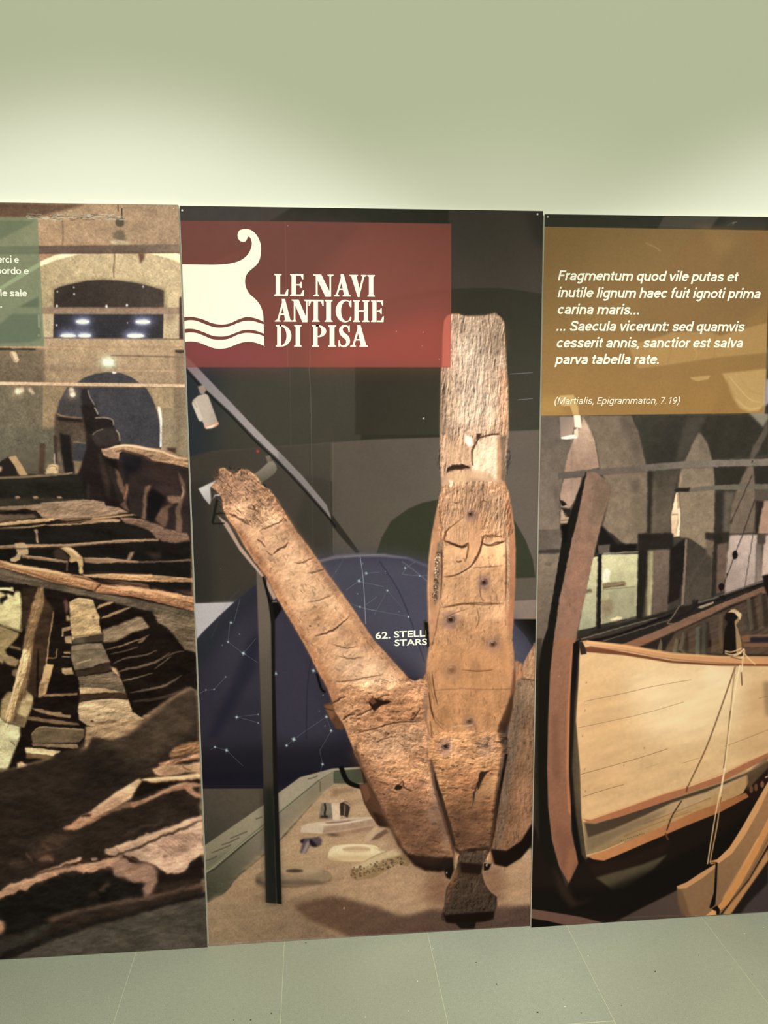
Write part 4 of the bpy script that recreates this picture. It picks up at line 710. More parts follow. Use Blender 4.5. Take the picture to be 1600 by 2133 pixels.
    P((150, 92, 58), '930 1600 1030 1600 1024 1760 950 1760', b=14, a=.6); P((104, 66, 46), '935 1690 1026 1690 1020 1770 950 1765', b=10, a=.6); P((86, 56, 42), '944 1735 1022 1735 1020 1770 948 1765', b=6, a=.6)
    R('892 1530 1050 1530 1044 1600 1030 1690 1020 1765 950 1765 920 1690 892 1600', 8, 34, 13, .5, 36, cracks=110, pit=.35)
    P((48, 32, 25), '1000 1608 1014 1606 1024 1604 1012 1612 1004 1628 1000 1640 992 1650 988 1672 984 1680 985 1655 994 1632', b=1.3); L((200, 170, 140), '994 1640 990 1660 986 1675', 2.4, b=1, a=.6); P((214, 152, 92), '1005 1630 1036 1610 1030 1650 1000 1672 990 1680', b=4, a=.55)
    for q in ('905 1560 925 1552', '902 1590 935 1585', '905 1595 930 1600', '948 1590 975 1580', '950 1595 970 1598', '912 1648 935 1640', '1015 1590 1030 1582', '915 1620 930 1618', '1010 1650 1030 1632', '1020 1675 1030 1670'): L((80, 48, 32), q, 2, b=.9, a=.75, taper=1)
    P((150, 116, 90), '886 1420 893 1480 896 1535 892 1570 884 1560 882 1490', b=3, a=.35)
    P((40, 29, 24), '948 1762 958 1772 1016 1762 1022 1770 1016 1778 960 1780 948 1772', b=1.5)
    P((96, 70, 50), '958 1776 1016 1770 1012 1796 985 1798 960 1795', b=1.2, n=12); R('958 1776 1016 1770 1012 1796 960 1795', 88, 16, 5, .5, 37, cracks=14); P((30, 22, 18), '975 1768 990 1766 990 1775 975 1778', b=1.3)
    # foot
    P((74, 57, 46), FOOT, b=1, n=10, g=((66, 52, 44), 980, 1830, 980, 1900)); P((120, 80, 54), '948 1810 956 1812 952 1840 940 1850 936 1880 930 1880 934 1850', b=2.5, a=.75)
    R(FOOT, 90, 18, 8, .4, 38, cracks=16, pit=.3); P((36, 27, 23), '958 1796 1006 1800 1003 1815 1000 1822 960 1818', b=3); P((30, 22, 19), '924 1906 950 1904 1030 1898 1028 1914 1010 1919 990 1921 988 1932 958 1932 950 1923 930 1922', b=2)
    P((28, 26, 24), '950 1922 992 1920 988 1934 960 1934', b=1); L((128, 100, 80), '925 1900 930 1870 936 1845', 1.5, b=.9, a=.6)
    # left arm
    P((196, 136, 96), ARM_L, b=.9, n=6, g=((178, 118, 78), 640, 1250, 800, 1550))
    P((120, 84, 64), '445 1003 457 976 487 988 515 978 545 1010 530 1040 490 1050 470 1070 462 1035', b=8, a=.75)
    P((206, 150, 112), '480 1050 560 1040 600 1100 560 1170 520 1130 490 1090', b=14, a=.6); P((226, 172, 130), '560 1110 620 1130 720 1280 690 1330 640 1290 580 1180', b=20, a=.55); P((232, 184, 146), '700 1330 790 1370 840 1420 760 1440 700 1400', b=16, a=.5)
    P((160, 96, 58), '466 1062 490 1102 530 1165 576 1240 637 1345 683 1436 700 1480 706 1450 676 1390 640 1330 590 1240 545 1160 500 1100', b=5, a=.7); P((150, 100, 70), '545 1010 580 1045 640 1135 705 1225 778 1332 850 1412 840 1412 760 1330 690 1230 620 1130 570 1060 548 1030', b=4, a=.6)
    P((160, 104, 66), '625 1285 680 1310 735 1282 700 1275 650 1262', b=8, a=.5); P((166, 104, 64), '750 1460 880 1440 884 1500 760 1520', b=16, a=.5); P((150, 94, 60), '700 1430 760 1440 820 1450 780 1480 710 1460', b=14, a=.5)
    P((136, 86, 60), '760 1620 900 1620 930 1720 930 1800 860 1790 800 1690', b=18, a=.6); P((206, 152, 116), '760 1520 880 1510 880 1560 780 1590', b=16, a=.5)
    R('440 1015 457 976 515 978 563 1020 600 1078 560 1100 470 1075', 55, 26, 5, .65, 41, cracks=60, pit=.35)
    R(ARM_L, 57, 26, 15, .26, 42, cracks=150, pit=.15, sm=0)
    R('700 1420 889 1410 892 1590 930 1720 940 1800 860 1800 800 1697 730 1546', 14, 34, 13, .5, 43, cracks=190, pit=.28, sm=0)
    for q, wd in (('568 1155 575 1148 590 1140 602 1130', 3), ('556 1148 562 1154 568 1157', 2), ('540 1105 560 1098 580 1088 592 1078', 2), ('536 1123 545 1130 555 1140', 3), ('478 1070 500 1082 520 1095', 4), ('612 1172 630 1172 652 1160', 1.6), ('640 1195 660 1190 676 1184', 1.6), ('655 1325 680 1318 705 1305 728 1284', 3.4), ('640 1255 670 1248 690 1240', 1.4), ('695 1420 730 1418 768 1410 800 1405', 1.6), ('692 1466 705 1458 720 1450', 3.5), ('715 1500 725 1490 740 1488', 4), ('740 1493 755 1486 772 1478 785 1470', 4), ('740 1527 765 1522 790 1514 820 1506 850 1503 885 1502', 2.6), ('780 1550 800 1538 825 1535', 1.8), ('700 1365 730 1372 760 1368', 1.4), ('690 1340 720 1350 745 1345', 1.4), ('860 1500 870 1485 876 1474', 2.6), ('512 1055 530 1062 540 1070', 1.4)):
        L((62, 34, 22), q, wd * 1.25, b=.9, a=.9, taper=1); L((226, 172, 132), A_off(q), wd * 1.3, b=1.4, a=.35, taper=1)
    P((40, 24, 18), '768 1462 778 1454 790 1457 805 1459 818 1462 805 1466 795 1469 788 1474 780 1482 776 1478 772 1470', b=1.2); P((92, 52, 34), '768 1456 778 1452 784 1462 776 1468', b=1.2); L((50, 30, 22), '785 1456 800 1450 812 1447', 2.2, b=.8)
    E_((40, 26, 20), 830, 1640, 9, 5, b=1.2, rot_=-15); L((58, 36, 26), '832 1636 838 1628 842 1640 855 1648', 2.5, b=1); E_((32, 22, 18), 904, 1716, 5, 4, b=1); E_((150, 100, 70), 846, 1654, 9, 7, b=1.5, a=.7); E_((38, 26, 20), 645, 1304, 2, 2, b=.8)
    P((150, 118, 98), '898 1590 912 1640 925 1700 938 1750 930 1780 922 1750 905 1680 895 1640', b=4, a=.65); P((186, 150, 124), '885 1690 900 1680 910 1710 905 1730', b=5, a=.55)
    P((84, 56, 44), '894 1580 900 1582 918 1650 935 1705 948 1760 946 1790 938 1760 920 1700 902 1640', b=1.6, a=.9); P((32, 24, 20), '896 1560 902 1600 922 1660 940 1720 950 1762 944 1764 930 1715 908 1640', b=1.3, a=.85)
    L((120, 74, 52), '889 1400 892 1440 888 1500 898 1535', 2.5, b=1.2, a=.7); P((112, 84, 70), '882 1440 888 1440 890 1500 884 1500', b=2, a=.6); L((60, 38, 28), '896 1502 900 1530 901 1537', 3, b=1, a=.7)
    P((26, 20, 18), '820 1734 835 1760 850 1778 880 1782 920 1786 944 1784 940 1802 920 1817 886 1814 862 1802 848 1785 830 1760', b=2.6)
    P((60, 40, 30), '740 1546 756 1596 790 1668 822 1732 840 1762 832 1765 815 1730 770 1640 735 1565', b=3, a=.75)
    P((26, 22, 20), '920 1800 944 1786 946 1812 938 1832 930 1828', b=1.5); P((26, 22, 20), '1008 1798 1024 1800 1018 1812 1008 1814', b=1.2); P((230, 220, 205), '1012 1801 1016 1799 1014 1806', b=.6); P((220, 210, 200), '929 1817 932 1816 931 1821', b=.6)
    A.warp(ARM_L, 1.6, 9, 7, b=3); A.warp('917 930 1060 930 1060 1000 1074 1145 1070 1400 1054 1560 1022 1790 950 1790 890 1580 888 1400', 1.1, 9, 8, b=3)
    for x, y in ((460, 1185), (1100, 1480), (880, 872), (700, 1190), (590, 700)): E_((150, 150, 150), x, y, 1, 1, b=.5, a=.5)
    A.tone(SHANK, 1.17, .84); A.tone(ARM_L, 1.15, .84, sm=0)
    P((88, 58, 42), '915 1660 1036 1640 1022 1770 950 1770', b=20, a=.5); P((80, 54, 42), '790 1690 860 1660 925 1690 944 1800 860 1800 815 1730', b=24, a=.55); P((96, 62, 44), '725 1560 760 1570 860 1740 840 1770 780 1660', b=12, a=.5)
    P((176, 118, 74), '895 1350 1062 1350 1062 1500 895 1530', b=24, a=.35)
    D_ = (58, 34, 22)
    for q, wd in (('925 1126 940 1133 958 1139 970 1138 976 1130', 3.4), ('1003 1129 1012 1135 1028 1136 1045 1130 1053 1126', 2.8), ('923 1202 942 1200 962 1192 982 1178 996 1158 1003 1138 1005 1118', 2.6), ('1006 1122 1020 1115 1035 1117 1050 1119', 1.6), ('976 1131 975 1150 969 1168', 1.6), ('925 1127 927 1112 938 1099 952 1088 968 1075', 1.6), ('919 1136 921 1180 918 1250', 2.2), ('1054 1128 1055 1190 1053 1250', 1.8), ('921 1266 945 1262 975 1258 1010 1260 1048 1256', 1.8), ('925 1288 950 1276 975 1268', 1.2), ('992 1262 998 1290 990 1310', 1.2), ('960 1395 1000 1398 1030 1394', 1.5), ('893 1440 898 1475 905 1500', 3), ('900 1400 905 1440 912 1470', 2)):
        L(D_, q, wd, b=.7, a=.9, taper=1)
    P((232, 176, 122), '928 1142 972 1146 970 1160 928 1160', b=3, a=.45); P((236, 182, 128), '1008 1140 1050 1134 1050 1152 1006 1160', b=3, a=.5)
    A.mottle(SHANK, .10, 40, 63); A.mottle(ARM_L, .12, 40, 64)
    A.mottle(SHANK, .10, 16, 61, ang=85, st=3); A.mottle(ARM_L, .12, 18, 62, ang=-35, st=2)
    A.tone('350 400 1150 400 1150 2000 350 2000', 1.0, .86)
    A.mottle('360 420 1140 420 1140 1960 360 1990', .03, 60, 9, fine=.02)
    A.rgb((1.03, 1.0, .985), 2)
    # red title field, translucent over the photograph
    P((126, 68, 61), '360 460 600 461 940 466 940 640 938 765 360 765', a=.86, g=((140, 74, 66), 600, 520, 880, 760))
    P((100, 60, 54), '376 461 560 461 500 520 440 550 376 560', b=2, a=.25); P((98, 60, 54), '560 461 760 464 640 600 500 600 500 520', b=18, a=.45); P((150, 66, 78), '385 700 600 730 600 764 385 764', b=22, a=.45); P((176, 78, 68), '640 740 760 690 930 650 936 764 640 764', b=24, a=.40); P((140, 100, 96), '383 740 410 764 386 764', b=1, a=.45)
    P((114, 58, 52), '780 640 800 628 860 612 938 602 938 610 860 622', b=5, a=.25)
    P((206, 108, 92), '921 764 922 700 925 668 932 657 939 655 938 764', b=1, a=.7)
    L((160, 104, 96), '594 461 596 600 600 765', .9, b=.5, a=.4); L((170, 110, 100), '645 600 646 765', .9, b=.5, a=.45)
    for x, y in ((882, 692), (880, 720), (915, 748), (826, 690), (600, 470)): E_((220, 160, 150), x, y, 1.2, 1.2, b=.5, a=.6)
    L((150, 156, 156), '371 431 600 433 1140 441', 0.8, a=.0)
    return A

# ---- right print: the boat in the museum hall
HULL = '1208 1336 1300 1352 1400 1372 1500 1382 1600 1386 1995 1386 1995 1560 1600 1585 1500 1650 1440 1680 1380 1700 1300 1740 1222 1786 1216 1740 1211 1700 1208 1600 1200 1500 1206 1400'
STEM = '1222 983 1240 984 1262 1000 1272 1018 1268 1040 1250 1100 1232 1180 1215 1260 1200 1330 1192 1400 1188 1480 1185 1560 1185 1620 1190 1680 1190 1730 1196 1762 1202 1775 1206 1795 1186 1842 1165 1805 1150 1750 1142 1680 1140 1600 1142 1500 1146 1400 1155 1320 1165 1250 1178 1190 1190 1130 1205 1070'
def art_right():
    A = Art(-0.008, 0.923, 1.86, 2.02, -0.02, (50, 46, 42))
    F, P, L, E_, R = A.fr, A.P, A.L, A.E, A.relief
    F(1100, 840, 3.2)
    P((72, 68, 60), '-40 -1400 2900 -1400 2900 1700 -40 1700', n=5, g=((58, 56, 50), 200, 0, 1500, 200))
    # hall walls and arches
    P((92, 84, 76), '40 80 400 80 430 200 300 240 240 460 210 640 215 840 60 850 60 200', b=2, n=6, g=((112, 100, 88), 150, 100, 150, 800))
    P((70, 60, 56), '170 520 200 600 215 700 205 760 180 640', b=5, a=.5)
    P((184, 156, 134), '305 240 380 90 400 120 440 220 475 430 380 450 240 470 265 340', b=1.2, g=((150, 122, 104), 400, 140, 420, 440), n=4)
    P((206, 178, 152), '360 80 400 90 430 180 405 240 360 200', b=4, a=.6); P((150, 124, 108), '240 500 360 490 330 600 290 680 280 700 220 690 215 600', b=1, g=((166, 138, 120), 240, 500, 300, 650))
    P((130, 110, 98), '286 250 300 240 296 690 286 640', b=2, a=.5)
    P((26, 24, 24), '210 645 235 650 262 675 225 685', b=1); P((36, 34, 34), '224 700 282 706 290 720 275 770 255 740', b=1); P((184, 156, 128), '218 708 228 708 250 755 285 760 280 800 216 800', b=1, a=.9); L((90, 70, 56), '216 782 285 780', 2.2, b=.8)
    P((112, 99, 84), '365 82 690 82 740 200 785 410 800 440 800 640 800 860 735 870 730 940 640 938 500 820 550 580 480 440 450 250', b=1.5, n=8, g=((128, 112, 94), 600, 100, 640, 850))
    P((84, 76, 68), '590 80 690 82 740 200 790 420 700 400 670 240', b=8, a=.6); P((92, 80, 70), '680 510 745 500 745 590 680 595', b=4, a=.7); P((96, 84, 72), '690 600 800 600 800 860 680 860', b=12, a=.45)
    P((58, 56, 48), '690 82 1190 82 1140 200 1080 320 1040 390 790 412 745 210', b=1.5, n=4, g=((48, 46, 42), 740, 150, 950, 350)); P((74, 70, 62), '1060 82 1190 82 1140 190 1080 310 1040 385 980 385', b=6, a=.7)
    P((120, 108, 92), '1135 195 1160 210 1200 270 1225 360 1245 480 1250 860 1340 870 1230 1000 1070 900 1010 890 1015 680 1005 560 1020 440 1050 380 1080 310', b=1.5, n=8, g=((138, 122, 100), 1140, 250, 1140, 850)); P((92, 82, 70), '1135 205 1170 230 1220 370 1190 380 1150 300', b=6, a=.5)
    P((50, 48, 42), '1190 82 1600 82 1600 340 1228 375 1200 270 1150 190', b=1.5, n=4)
    P((86, 78, 70), '1600 120 1600 200 1530 330 1480 400 1475 360 1500 290', b=2)
    P((46, 44, 38), '1238 425 1460 400 1430 500 1400 545 1250 550', b=1.5); P((110, 96, 84), '1480 395 1500 400 1515 540 1520 860 1340 870 1355 690 1385 600 1430 490', b=1.5, n=7); P((46, 43, 38), '1505 400 2900 380 2900 540 1515 535', b=1.5); P((82, 74, 66), '1515 560 2860 560 2860 880 1515 870', b=2)
    P((66, 60, 52), '800 455 1010 445 985 540 960 660 950 860 800 870', b=1.5, n=6, g=((92, 83, 72), 800, 500, 930, 700)); P((44, 42, 38), '800 455 835 455 822 870 792 870', b=3); P((104, 94, 80), '835 480 850 560 848 860 825 860', b=4, a=.6)
    P((252, 232, 196), '985 598 1000 596 1010 690 1015 720 1010 890 965 892 955 860 955 740', b=1.1, g=((224, 190, 150), 970, 600, 1010, 880)); L((130, 100, 76), '957 740 1010 742', 2, b=.6); P((166, 132, 104), '990 600 1008 600 1016 700 1010 780 985 880 1000 740', b=1, a=.8); P((255, 244, 216), '1000 700 1014 700 1012 880 990 890 1002 800', b=1.2, a=.8); P((196, 160, 128), '1018 450 1030 500 1010 560 1000 560', b=2, a=.6)
    P((48, 46, 42), '1250 590 1310 580 1300 870 1240 870', b=2, n=5); P((92, 84, 74), '1310 590 1380 600 1350 700 1345 850 1300 870', b=4)
    P((42, 38, 34), '1520 650 1575 655 1545 800 1530 880 1515 870', b=2); P((172, 138, 118), '1575 650 2860 640 2860 880 1535 870 1550 760', b=2)
    P((118, 110, 102), '200 462 450 440 800 408 1050 385 2860 330 2860 392 1240 425 1060 432 800 452 470 480 200 505', b=1.1, n=4, g=((86, 78, 72), 1200, 380, 250, 480)); L((60, 54, 48), '200 506 470 482 800 454 1240 427 2860 394', 1, b=.8, a=.6)
    P((104, 98, 88), '1070 565 1200 550 1400 540 2860 525 2860 552 1250 578 1070 592', b=1); P((40, 36, 34), '970 575 1000 565 1080 562 1075 590 985 590', b=1)
    P((84, 76, 66), '60 845 220 842 235 960 210 972 60 978', b=1.5, n=6, g=((100, 92, 84), 60, 850, 200, 960)); P((58, 52, 48), '60 978 215 972 210 1000 60 1005', b=1.5); P((118, 106, 90), '58 1005 215 1000 190 1180 120 1560 100 1600 40 1700 50 1300', b=1.5, n=9, g=((98, 86, 74), 100, 1050, 80, 1500)); P((80, 70, 60), '108 1062 162 1060 150 1090 118 1080', b=2, a=.6)
    P((92, 80, 72), '-40 1560 60 1620 50 1664 -40 1664', b=3)
    # shop window / display case
    P((46, 43, 39), '480 815 640 940 735 940 735 1000 720 1420 330 1560 340 1500 450 960', b=1.5, n=5); P((28, 26, 26), '490 815 560 900 600 940 725 938 722 985 540 990 450 1000', b=2); P((84, 76, 70), '465 945 545 942 545 1000 470 1005', b=1)
    P((196, 196, 150), '420 1032 465 1020 450 1490 335 1515 345 1460 375 1250', b=1, g=((150, 154, 124), 440, 1050, 400, 1480)); P((196, 196, 148), '490 1010 738 1005 722 1420 485 1475 485 1300', b=1, g=((152, 152, 118), 600, 1020, 620, 1440)); P((206, 206, 160), '495 1020 730 1012 725 1110 495 1120', b=8, a=.55)
    P((146, 146, 118), '495 1240 715 1222 710 1420 488 1470', b=4, a=.7)
    L((206, 200, 172), '500 1002 740 990', 1.4, b=.6); L((206, 200, 160), '735 1010 720 1420', 1.6, b=.7); P((28, 26, 28), '468 1005 492 1005 485 1500 460 1510', b=1); L((150, 146, 120), '466 1025 452 1490', 1.2, b=.6)
    P((236, 232, 208), '510 1110 530 1098 552 1120 545 1160 545 1190 500 1195 496 1150', b=1.5); L((250, 244, 226), '500 1192 548 1192', 1.5, b=.8)
    P((128, 114, 84), '496 1205 540 1195 600 1190 645 1184 655 1200 650 1218 560 1225 500 1240', b=1.3, n=14); L((80, 66, 46), '500 1232 640 1210', 2, b=.8); L((90, 84, 64), '500 1243 715 1222', 1.2, b=.6)
    P((138, 126, 96), '490 1310 550 1300 570 1330 565 1400 520 1430 488 1435', b=3, n=9); P((188, 180, 136), '500 1270 540 1270 545 1300 500 1310', b=4, a=.6); P((216, 206, 160), '545 1440 600 1420 630 1425 625 1435 560 1450', b=1.2)
    P((100, 92, 74), '375 1240 420 1240 432 1260 380 1268', b=2)
    P((38, 35, 32), '735 870 970 868 968 970 1060 900 1070 905 1050 1000 948 970 840 980 735 985', b=2, n=5); P((34, 31, 29), '735 980 800 975 790 1440 722 1440', b=2); P((128, 122, 92), '800 980 838 980 835 1200 820 1440 765 1480 790 1200', b=3, g=((176, 168, 124), 790, 1100, 835, 1100)); P((36, 32, 30), '780 1100 792 1440 768 1440', b=4, a=.7)
    P((112, 96, 84), '838 978 945 975 940 1320 925 1400 830 1420', b=1.5, n=7, g=((96, 80, 72), 850, 1000, 930, 1350)); P((34, 30, 29), '948 970 1045 900 1045 1080 1010 1300 930 1340 940 1240', b=1.5, n=5)
    P((128, 108, 96), '1048 905 1064 905 1055 1100 1040 1340 1020 1350 1035 1150', b=1); P((64, 58, 52), '1068 900 1110 925 1230 1040 1220 1290 1040 1360 1060 1100', b=1.5, n=6, g=((78, 70, 62), 1100, 950, 1150, 1300)); L((96, 86, 76), '1225 1040 1218 1290', 1.2, b=.8); L((96, 86, 76), '1230 960 1130 1100 1020 1300', 2, b=1.5, a=.4)
    P((48, 44, 40), '1180 862 1345 858 1345 915 1290 940 1230 920 1180 905', b=2, n=6); P((40, 36, 33), '1235 880 1280 865 1300 900 1280 960 1240 960', b=2); P((104, 90, 78), '1185 915 1235 910 1235 1040 1190 1000', b=3, n=10); P((46, 42, 38), '1235 940 1270 940 1250 1280 1225 1290', b=2)
    P((104, 84, 74), '1265 940 1330 930 1325 1250 1255 1270', b=2, n=7); P((190, 172, 166), '1345 880 1530 875 1515 1200 1380 1280 1310 1280 1330 1000', b=1.5, g=((160, 142, 138), 1500, 950, 1340, 1200)); P((104, 94, 90), '1520 935 1560 935 1560 1200 1515 1210', b=3, g=((140, 124, 118), 1540, 960, 1540, 1200)); P((196, 172, 160), '1575 880 2860 880 2860 1150 1555 1180', b=1.5); P((74, 66, 60), '1530 870 1590 870 1580 940 1535 938', b=1.5)
    # interior of the boat
    P((40, 36, 34), '330 1560 480 1500 720 1440 1240 1300 1570 1180 2860 1140 2860 1740 1300 1740 700 1640 330 1600', b=1.5, n=5)
    P((58, 50, 44), '340 1570 800 1450 830 1440 980 1380 900 1440 520 1580', b=2); L((120, 116, 104), '330 1580 600 1500 860 1430', 2, b=.8); L((120, 108, 92), '500 1585 800 1490 980 1430', 1.6, b=.7); L((22, 20, 24), '345 1600 600 1540 960 1410', 6, b=1.5)
    L((104, 96, 90), '1130 1330 1250 1295 1400 1240 1570 1188', 3, b=.8); L((28, 25, 28), '1130 1350 1250 1315 1560 1205', 3, b=.8); L((40, 36, 38), '1100 1310 1125 1380', 8, b=1.5); L((34, 30, 32), '1130 1310 1110 1360 1060 1400 960 1440', 5, b=1.2); L((120, 106, 90), '1010 1350 960 1430 930 1468 1000 1470', 2.6, b=1)
    P((128, 94, 74), '620 1610 900 1500 1100 1410 1300 1330 1560 1225 2860 1170 2860 1230 1560 1270 1340 1350 1180 1430 980 1520 740 1625', b=1.2, n=6); L((78, 54, 42), '740 1625 980 1520 1180 1430 1340 1350 1560 1268', 2, b=.9)
    P((80, 66, 56), '980 1530 1180 1440 1560 1275 2860 1235 2860 1700 900 1660', b=2, n=8, tex=(-25, 60, 7, .2))
    P((160, 142, 120), '1130 1360 1180 1340 1240 1320 1240 1335 1150 1370', b=1.2)
    for q, c in (('860 1650 885 1565 895 1600 895 1660', (92, 84, 72)), ('960 1660 985 1560 1000 1580 1005 1665', (96, 90, 76)), ('1000 1640 1035 1515 1045 1560 1048 1670', (88, 80, 68)), ('1115 1690 1118 1500 1145 1482 1152 1690', (84, 86, 76)), ('1155 1690 1160 1460 1180 1450 1195 1620 1190 1690', (66, 66, 58)), ('1270 1520 1275 1410 1310 1405 1320 1600 1280 1640', (92, 76, 62)), ('1420 1400 1440 1390 1480 1500 1470 1530', (70, 62, 54)), ('1455 1300 1480 1290 1510 1500 1480 1520', (84, 74, 62)), ('1530 1270 1560 1260 1590 1480 1550 1490', (80, 66, 54))):
        P(c, q, b=1.2, n=6); P((30, 26, 25), ' '.join(str(float(v) + (26 if i % 2 == 0 else 4)) for i, v in enumerate(q.split())), b=2, a=.5)
    P((118, 86, 64), '1420 1550 2860 1460 2860 1510 1430 1590', b=1.3, n=6); P((112, 84, 66), '1430 1600 2860 1570 2860 1600 1440 1625', b=1.3); P((38, 36, 46), '1480 1560 2860 1530 2860 1570 1480 1595', b=2); P((30, 26, 28), '1560 1150 1600 1140 2860 1140 2860 1300 1600 1290 1575 1220', b=2)
    P((36, 30, 28), '1200 1580 1220 1575 1222 1620 1200 1630', b=2)
    # shrouds and blocks
    L((46, 40, 38), '1494 480 1350 800', 2, b=.7); L((46, 40, 38), '1515 640 1380 1010 1285 1260', 2, b=.7); L((60, 52, 50), '1535 650 1440 1260', 1.6, b=.7); L((60, 52, 46), '1500 380 1490 400', 3, b=1)
    E_((28, 24, 26), 1380, 1010, 18, 30, b=1.2); E_((28, 24, 26), 1290, 1225, 20, 26, b=1.2); E_((40, 34, 34), 1328, 1140, 6, 10, b=1); L((30, 26, 28), '1275 1290 1310 1290 1300 1310', 5, b=1)
    E_((60, 50, 46), 1355, 790, 6, 10, b=1)
    # stem post
    F(0, 0, 1)
    P((26, 25, 23), '1220 983 1238 986 1222 1030 1210 1080 1196 1140 1180 1220 1160 1300 1148 1400 1142 1500 1140 1600 1142 1680 1150 1750 1165 1806 1180 1850 1196 1880 1170 1895 1140 1860 1120 1800 1116 1700 1116 1500 1118 1400 1130 1340 1140 1310 1152 1240 1172 1120 1192 1060', b=1.2)
    P((44, 42, 36), '1114 1330 1130 1330 1122 1400 1120 1560 1124 1760 1112 1760', b=2, a=.7); P((20, 19, 18), '1168 1094 1185 1090 1180 1130 1172 1130', b=1.5)
    P((134, 104, 86), STEM, b=1, n=5, g=((128, 92, 74), 1240, 1000, 1160, 1700)); P((112, 92, 78), '1222 983 1262 1000 1274 1018 1266 1045 1240 1100 1225 1080 1238 1030', b=5, a=.7); P((150, 104, 84), '1200 1150 1225 1100 1215 1250 1190 1340 1165 1340 1180 1220', b=8, a=.5); P((90, 66, 54), '1150 1500 1160 1480 1168 1600 1160 1640 1150 1600', b=6, a=.4); P((186, 120, 82), '1190 1360 1197 1330 1190 1400 1186 1500 1184 1620 1189 1700 1184 1690 1180 1600 1182 1480', b=1.5, a=.85); P((104, 72, 56), '1150 1700 1190 1740 1204 1794 1186 1840 1166 1800', b=8, a=.4); P((150, 104, 76), '1186 1765 1197 1765 1204 1793 1196 1800 1186 1838 1178 1815', b=4, a=.5)
    R(STEM, 88, 60, 14, .06, 51, cracks=5); L((214, 180, 160), '1163 1409 1166 1408', 1, b=.6)
    P((104, 96, 70), '1246 1030 1266 1005 1274 1020 1268 1040 1252 1090 1245 1090', b=3, a=.25)
    # hull
    P((24, 22, 22), '1194 1340 1210 1330 1212 1400 1208 1500 1212 1700 1222 1790 1260 1830 1220 1850 1205 1800 1192 1730 1186 1600 1188 1450', b=1.2); P((66, 60, 50), '1206 1360 1212 1380 1203 1430 1205 1500 1206 1560 1211 1650 1216 1740 1226 1800 1212 1780 1200 1700 1192 1600 1198 1470', b=2.2, n=10)
    P((206, 174, 126), HULL, b=1, n=4, g=((196, 160, 112), 1440, 1450, 1240, 1640)); P((232, 212, 170), '1300 1400 1420 1385 1560 1400 1540 1500 1460 1540 1350 1540 1320 1460', b=40, a=.65); P((240, 224, 186), '1470 1385 1530 1385 1520 1430 1460 1430', b=14, a=.55); P((190, 150, 104), '1560 1420 1620 1420 1620 1600 1540 1600', b=20, a=.55); P((196, 156, 108), '1210 1440 1290 1420 1300 1640 1210 1680', b=24, a=.4); P((120, 100, 74), '1590 1420 1640 1420 1640 1500 1594 1490', b=5, a=.6)
    A.mottle(HULL, .07, 22, 52, ang=-15, st=4)
    for q, a_ in (('1218 1461 1300 1444 1360 1430 1440 1416', .6), ('1204 1516 1280 1500 1350 1484 1425 1462', .55), ('1210 1613 1300 1588 1350 1573 1390 1560', .8), ('1214 1660 1260 1645 1300 1634', .8), ('1420 1590 1460 1578', .5), ('1510 1555 1560 1536 1600 1520', .5), ('1580 1455 1600 1450', .6), ('1345 1600 1380 1588', .2)): L((96, 68, 42), q, 1.1, b=.5, a=a_)
    for x, y in ((1222, 1420), (1219, 1478), (1214, 1531), (1219, 1600), (1220, 1646), (1300, 1592), (1343, 1556)): L((110, 80, 50), [(x, y), (x - 1, y + 4)], 1.4, b=.7)
    P((196, 150, 108), '1207 1336 1222 1334 1300 1344 1400 1362 1500 1368 1600 1370 1995 1370 1995 1386 1600 1385 1500 1382 1400 1372 1300 1356 1222 1344', b=1, n=3); P((226, 182, 130), '1222 1334 1300 1342 1400 1359 1500 1366 1995 1370 1995 1374 1500 1370 1400 1364 1300 1348 1222 1340', b=1, a=.7); P((94, 50, 32), '1216 1350 1230 1346 1300 1358 1400 1376 1500 1383 1995 1387 1995 1390 1500 1387 1400 1381 1300 1365 1220 1358', b=1.2, a=.9); L((140, 84, 54), '1220 1348 1300 1355 1400 1373 1500 1381 1600 1385', 1.6, b=.8); P((46, 38, 34), '1205 1336 1213 1336 1220 1350 1222 1362 1210 1364', b=1.2)
    # lower strakes
    P((30, 25, 23), '1222 1790 1300 1745 1380 1705 1480 1665 1560 1620 1600 1590 1995 1540 1995 1960 1106 1960 1106 1700 1140 1800 1180 1850 1205 1800', b=2)
    P((136, 116, 84), '1214 1712 1240 1710 1330 1680 1420 1650 1500 1625 1556 1602 1560 1630 1548 1652 1500 1676 1420 1708 1380 1726 1340 1744 1300 1760 1250 1780 1222 1786', b=1.2, n=6, g=((172, 142, 102), 1260, 1730, 1400, 1680)); P((66, 54, 42), '1218 1714 1240 1716 1330 1686 1430 1655 1500 1632 1580 1600 1660 1560 1660 1580 1560 1612 1470 1650 1400 1672 1340 1700 1280 1726 1225 1745', b=1.8); P((92, 76, 56), '1222 1745 1280 1728 1340 1702 1400 1680 1360 1710 1280 1745 1224 1775', b=6, a=.5)
    P((160, 100, 66), '1213 1705 1230 1708 1300 1684 1380 1655 1440 1638 1500 1616 1560 1586 1600 1568 1995 1530 1995 1542 1600 1580 1560 1600 1500 1630 1440 1650 1350 1682 1290 1702 1240 1714 1226 1714', b=1, n=4); L((200, 140, 92), '1226 1706 1300 1682 1400 1648 1500 1612 1570 1580', 1.6, b=.8)
    P((176, 124, 84), '1220 1782 1250 1775 1300 1757 1380 1722 1450 1690 1500 1672 1556 1650 1560 1660 1500 1692 1430 1720 1360 1750 1290 1780 1258 1793 1236 1790', b=1.2, n=4, g=((150, 100, 66), 1300, 1760, 1540, 1660)); L((214, 172, 124), '1222 1782 1260 1771 1300 1754', 2, b=.8)
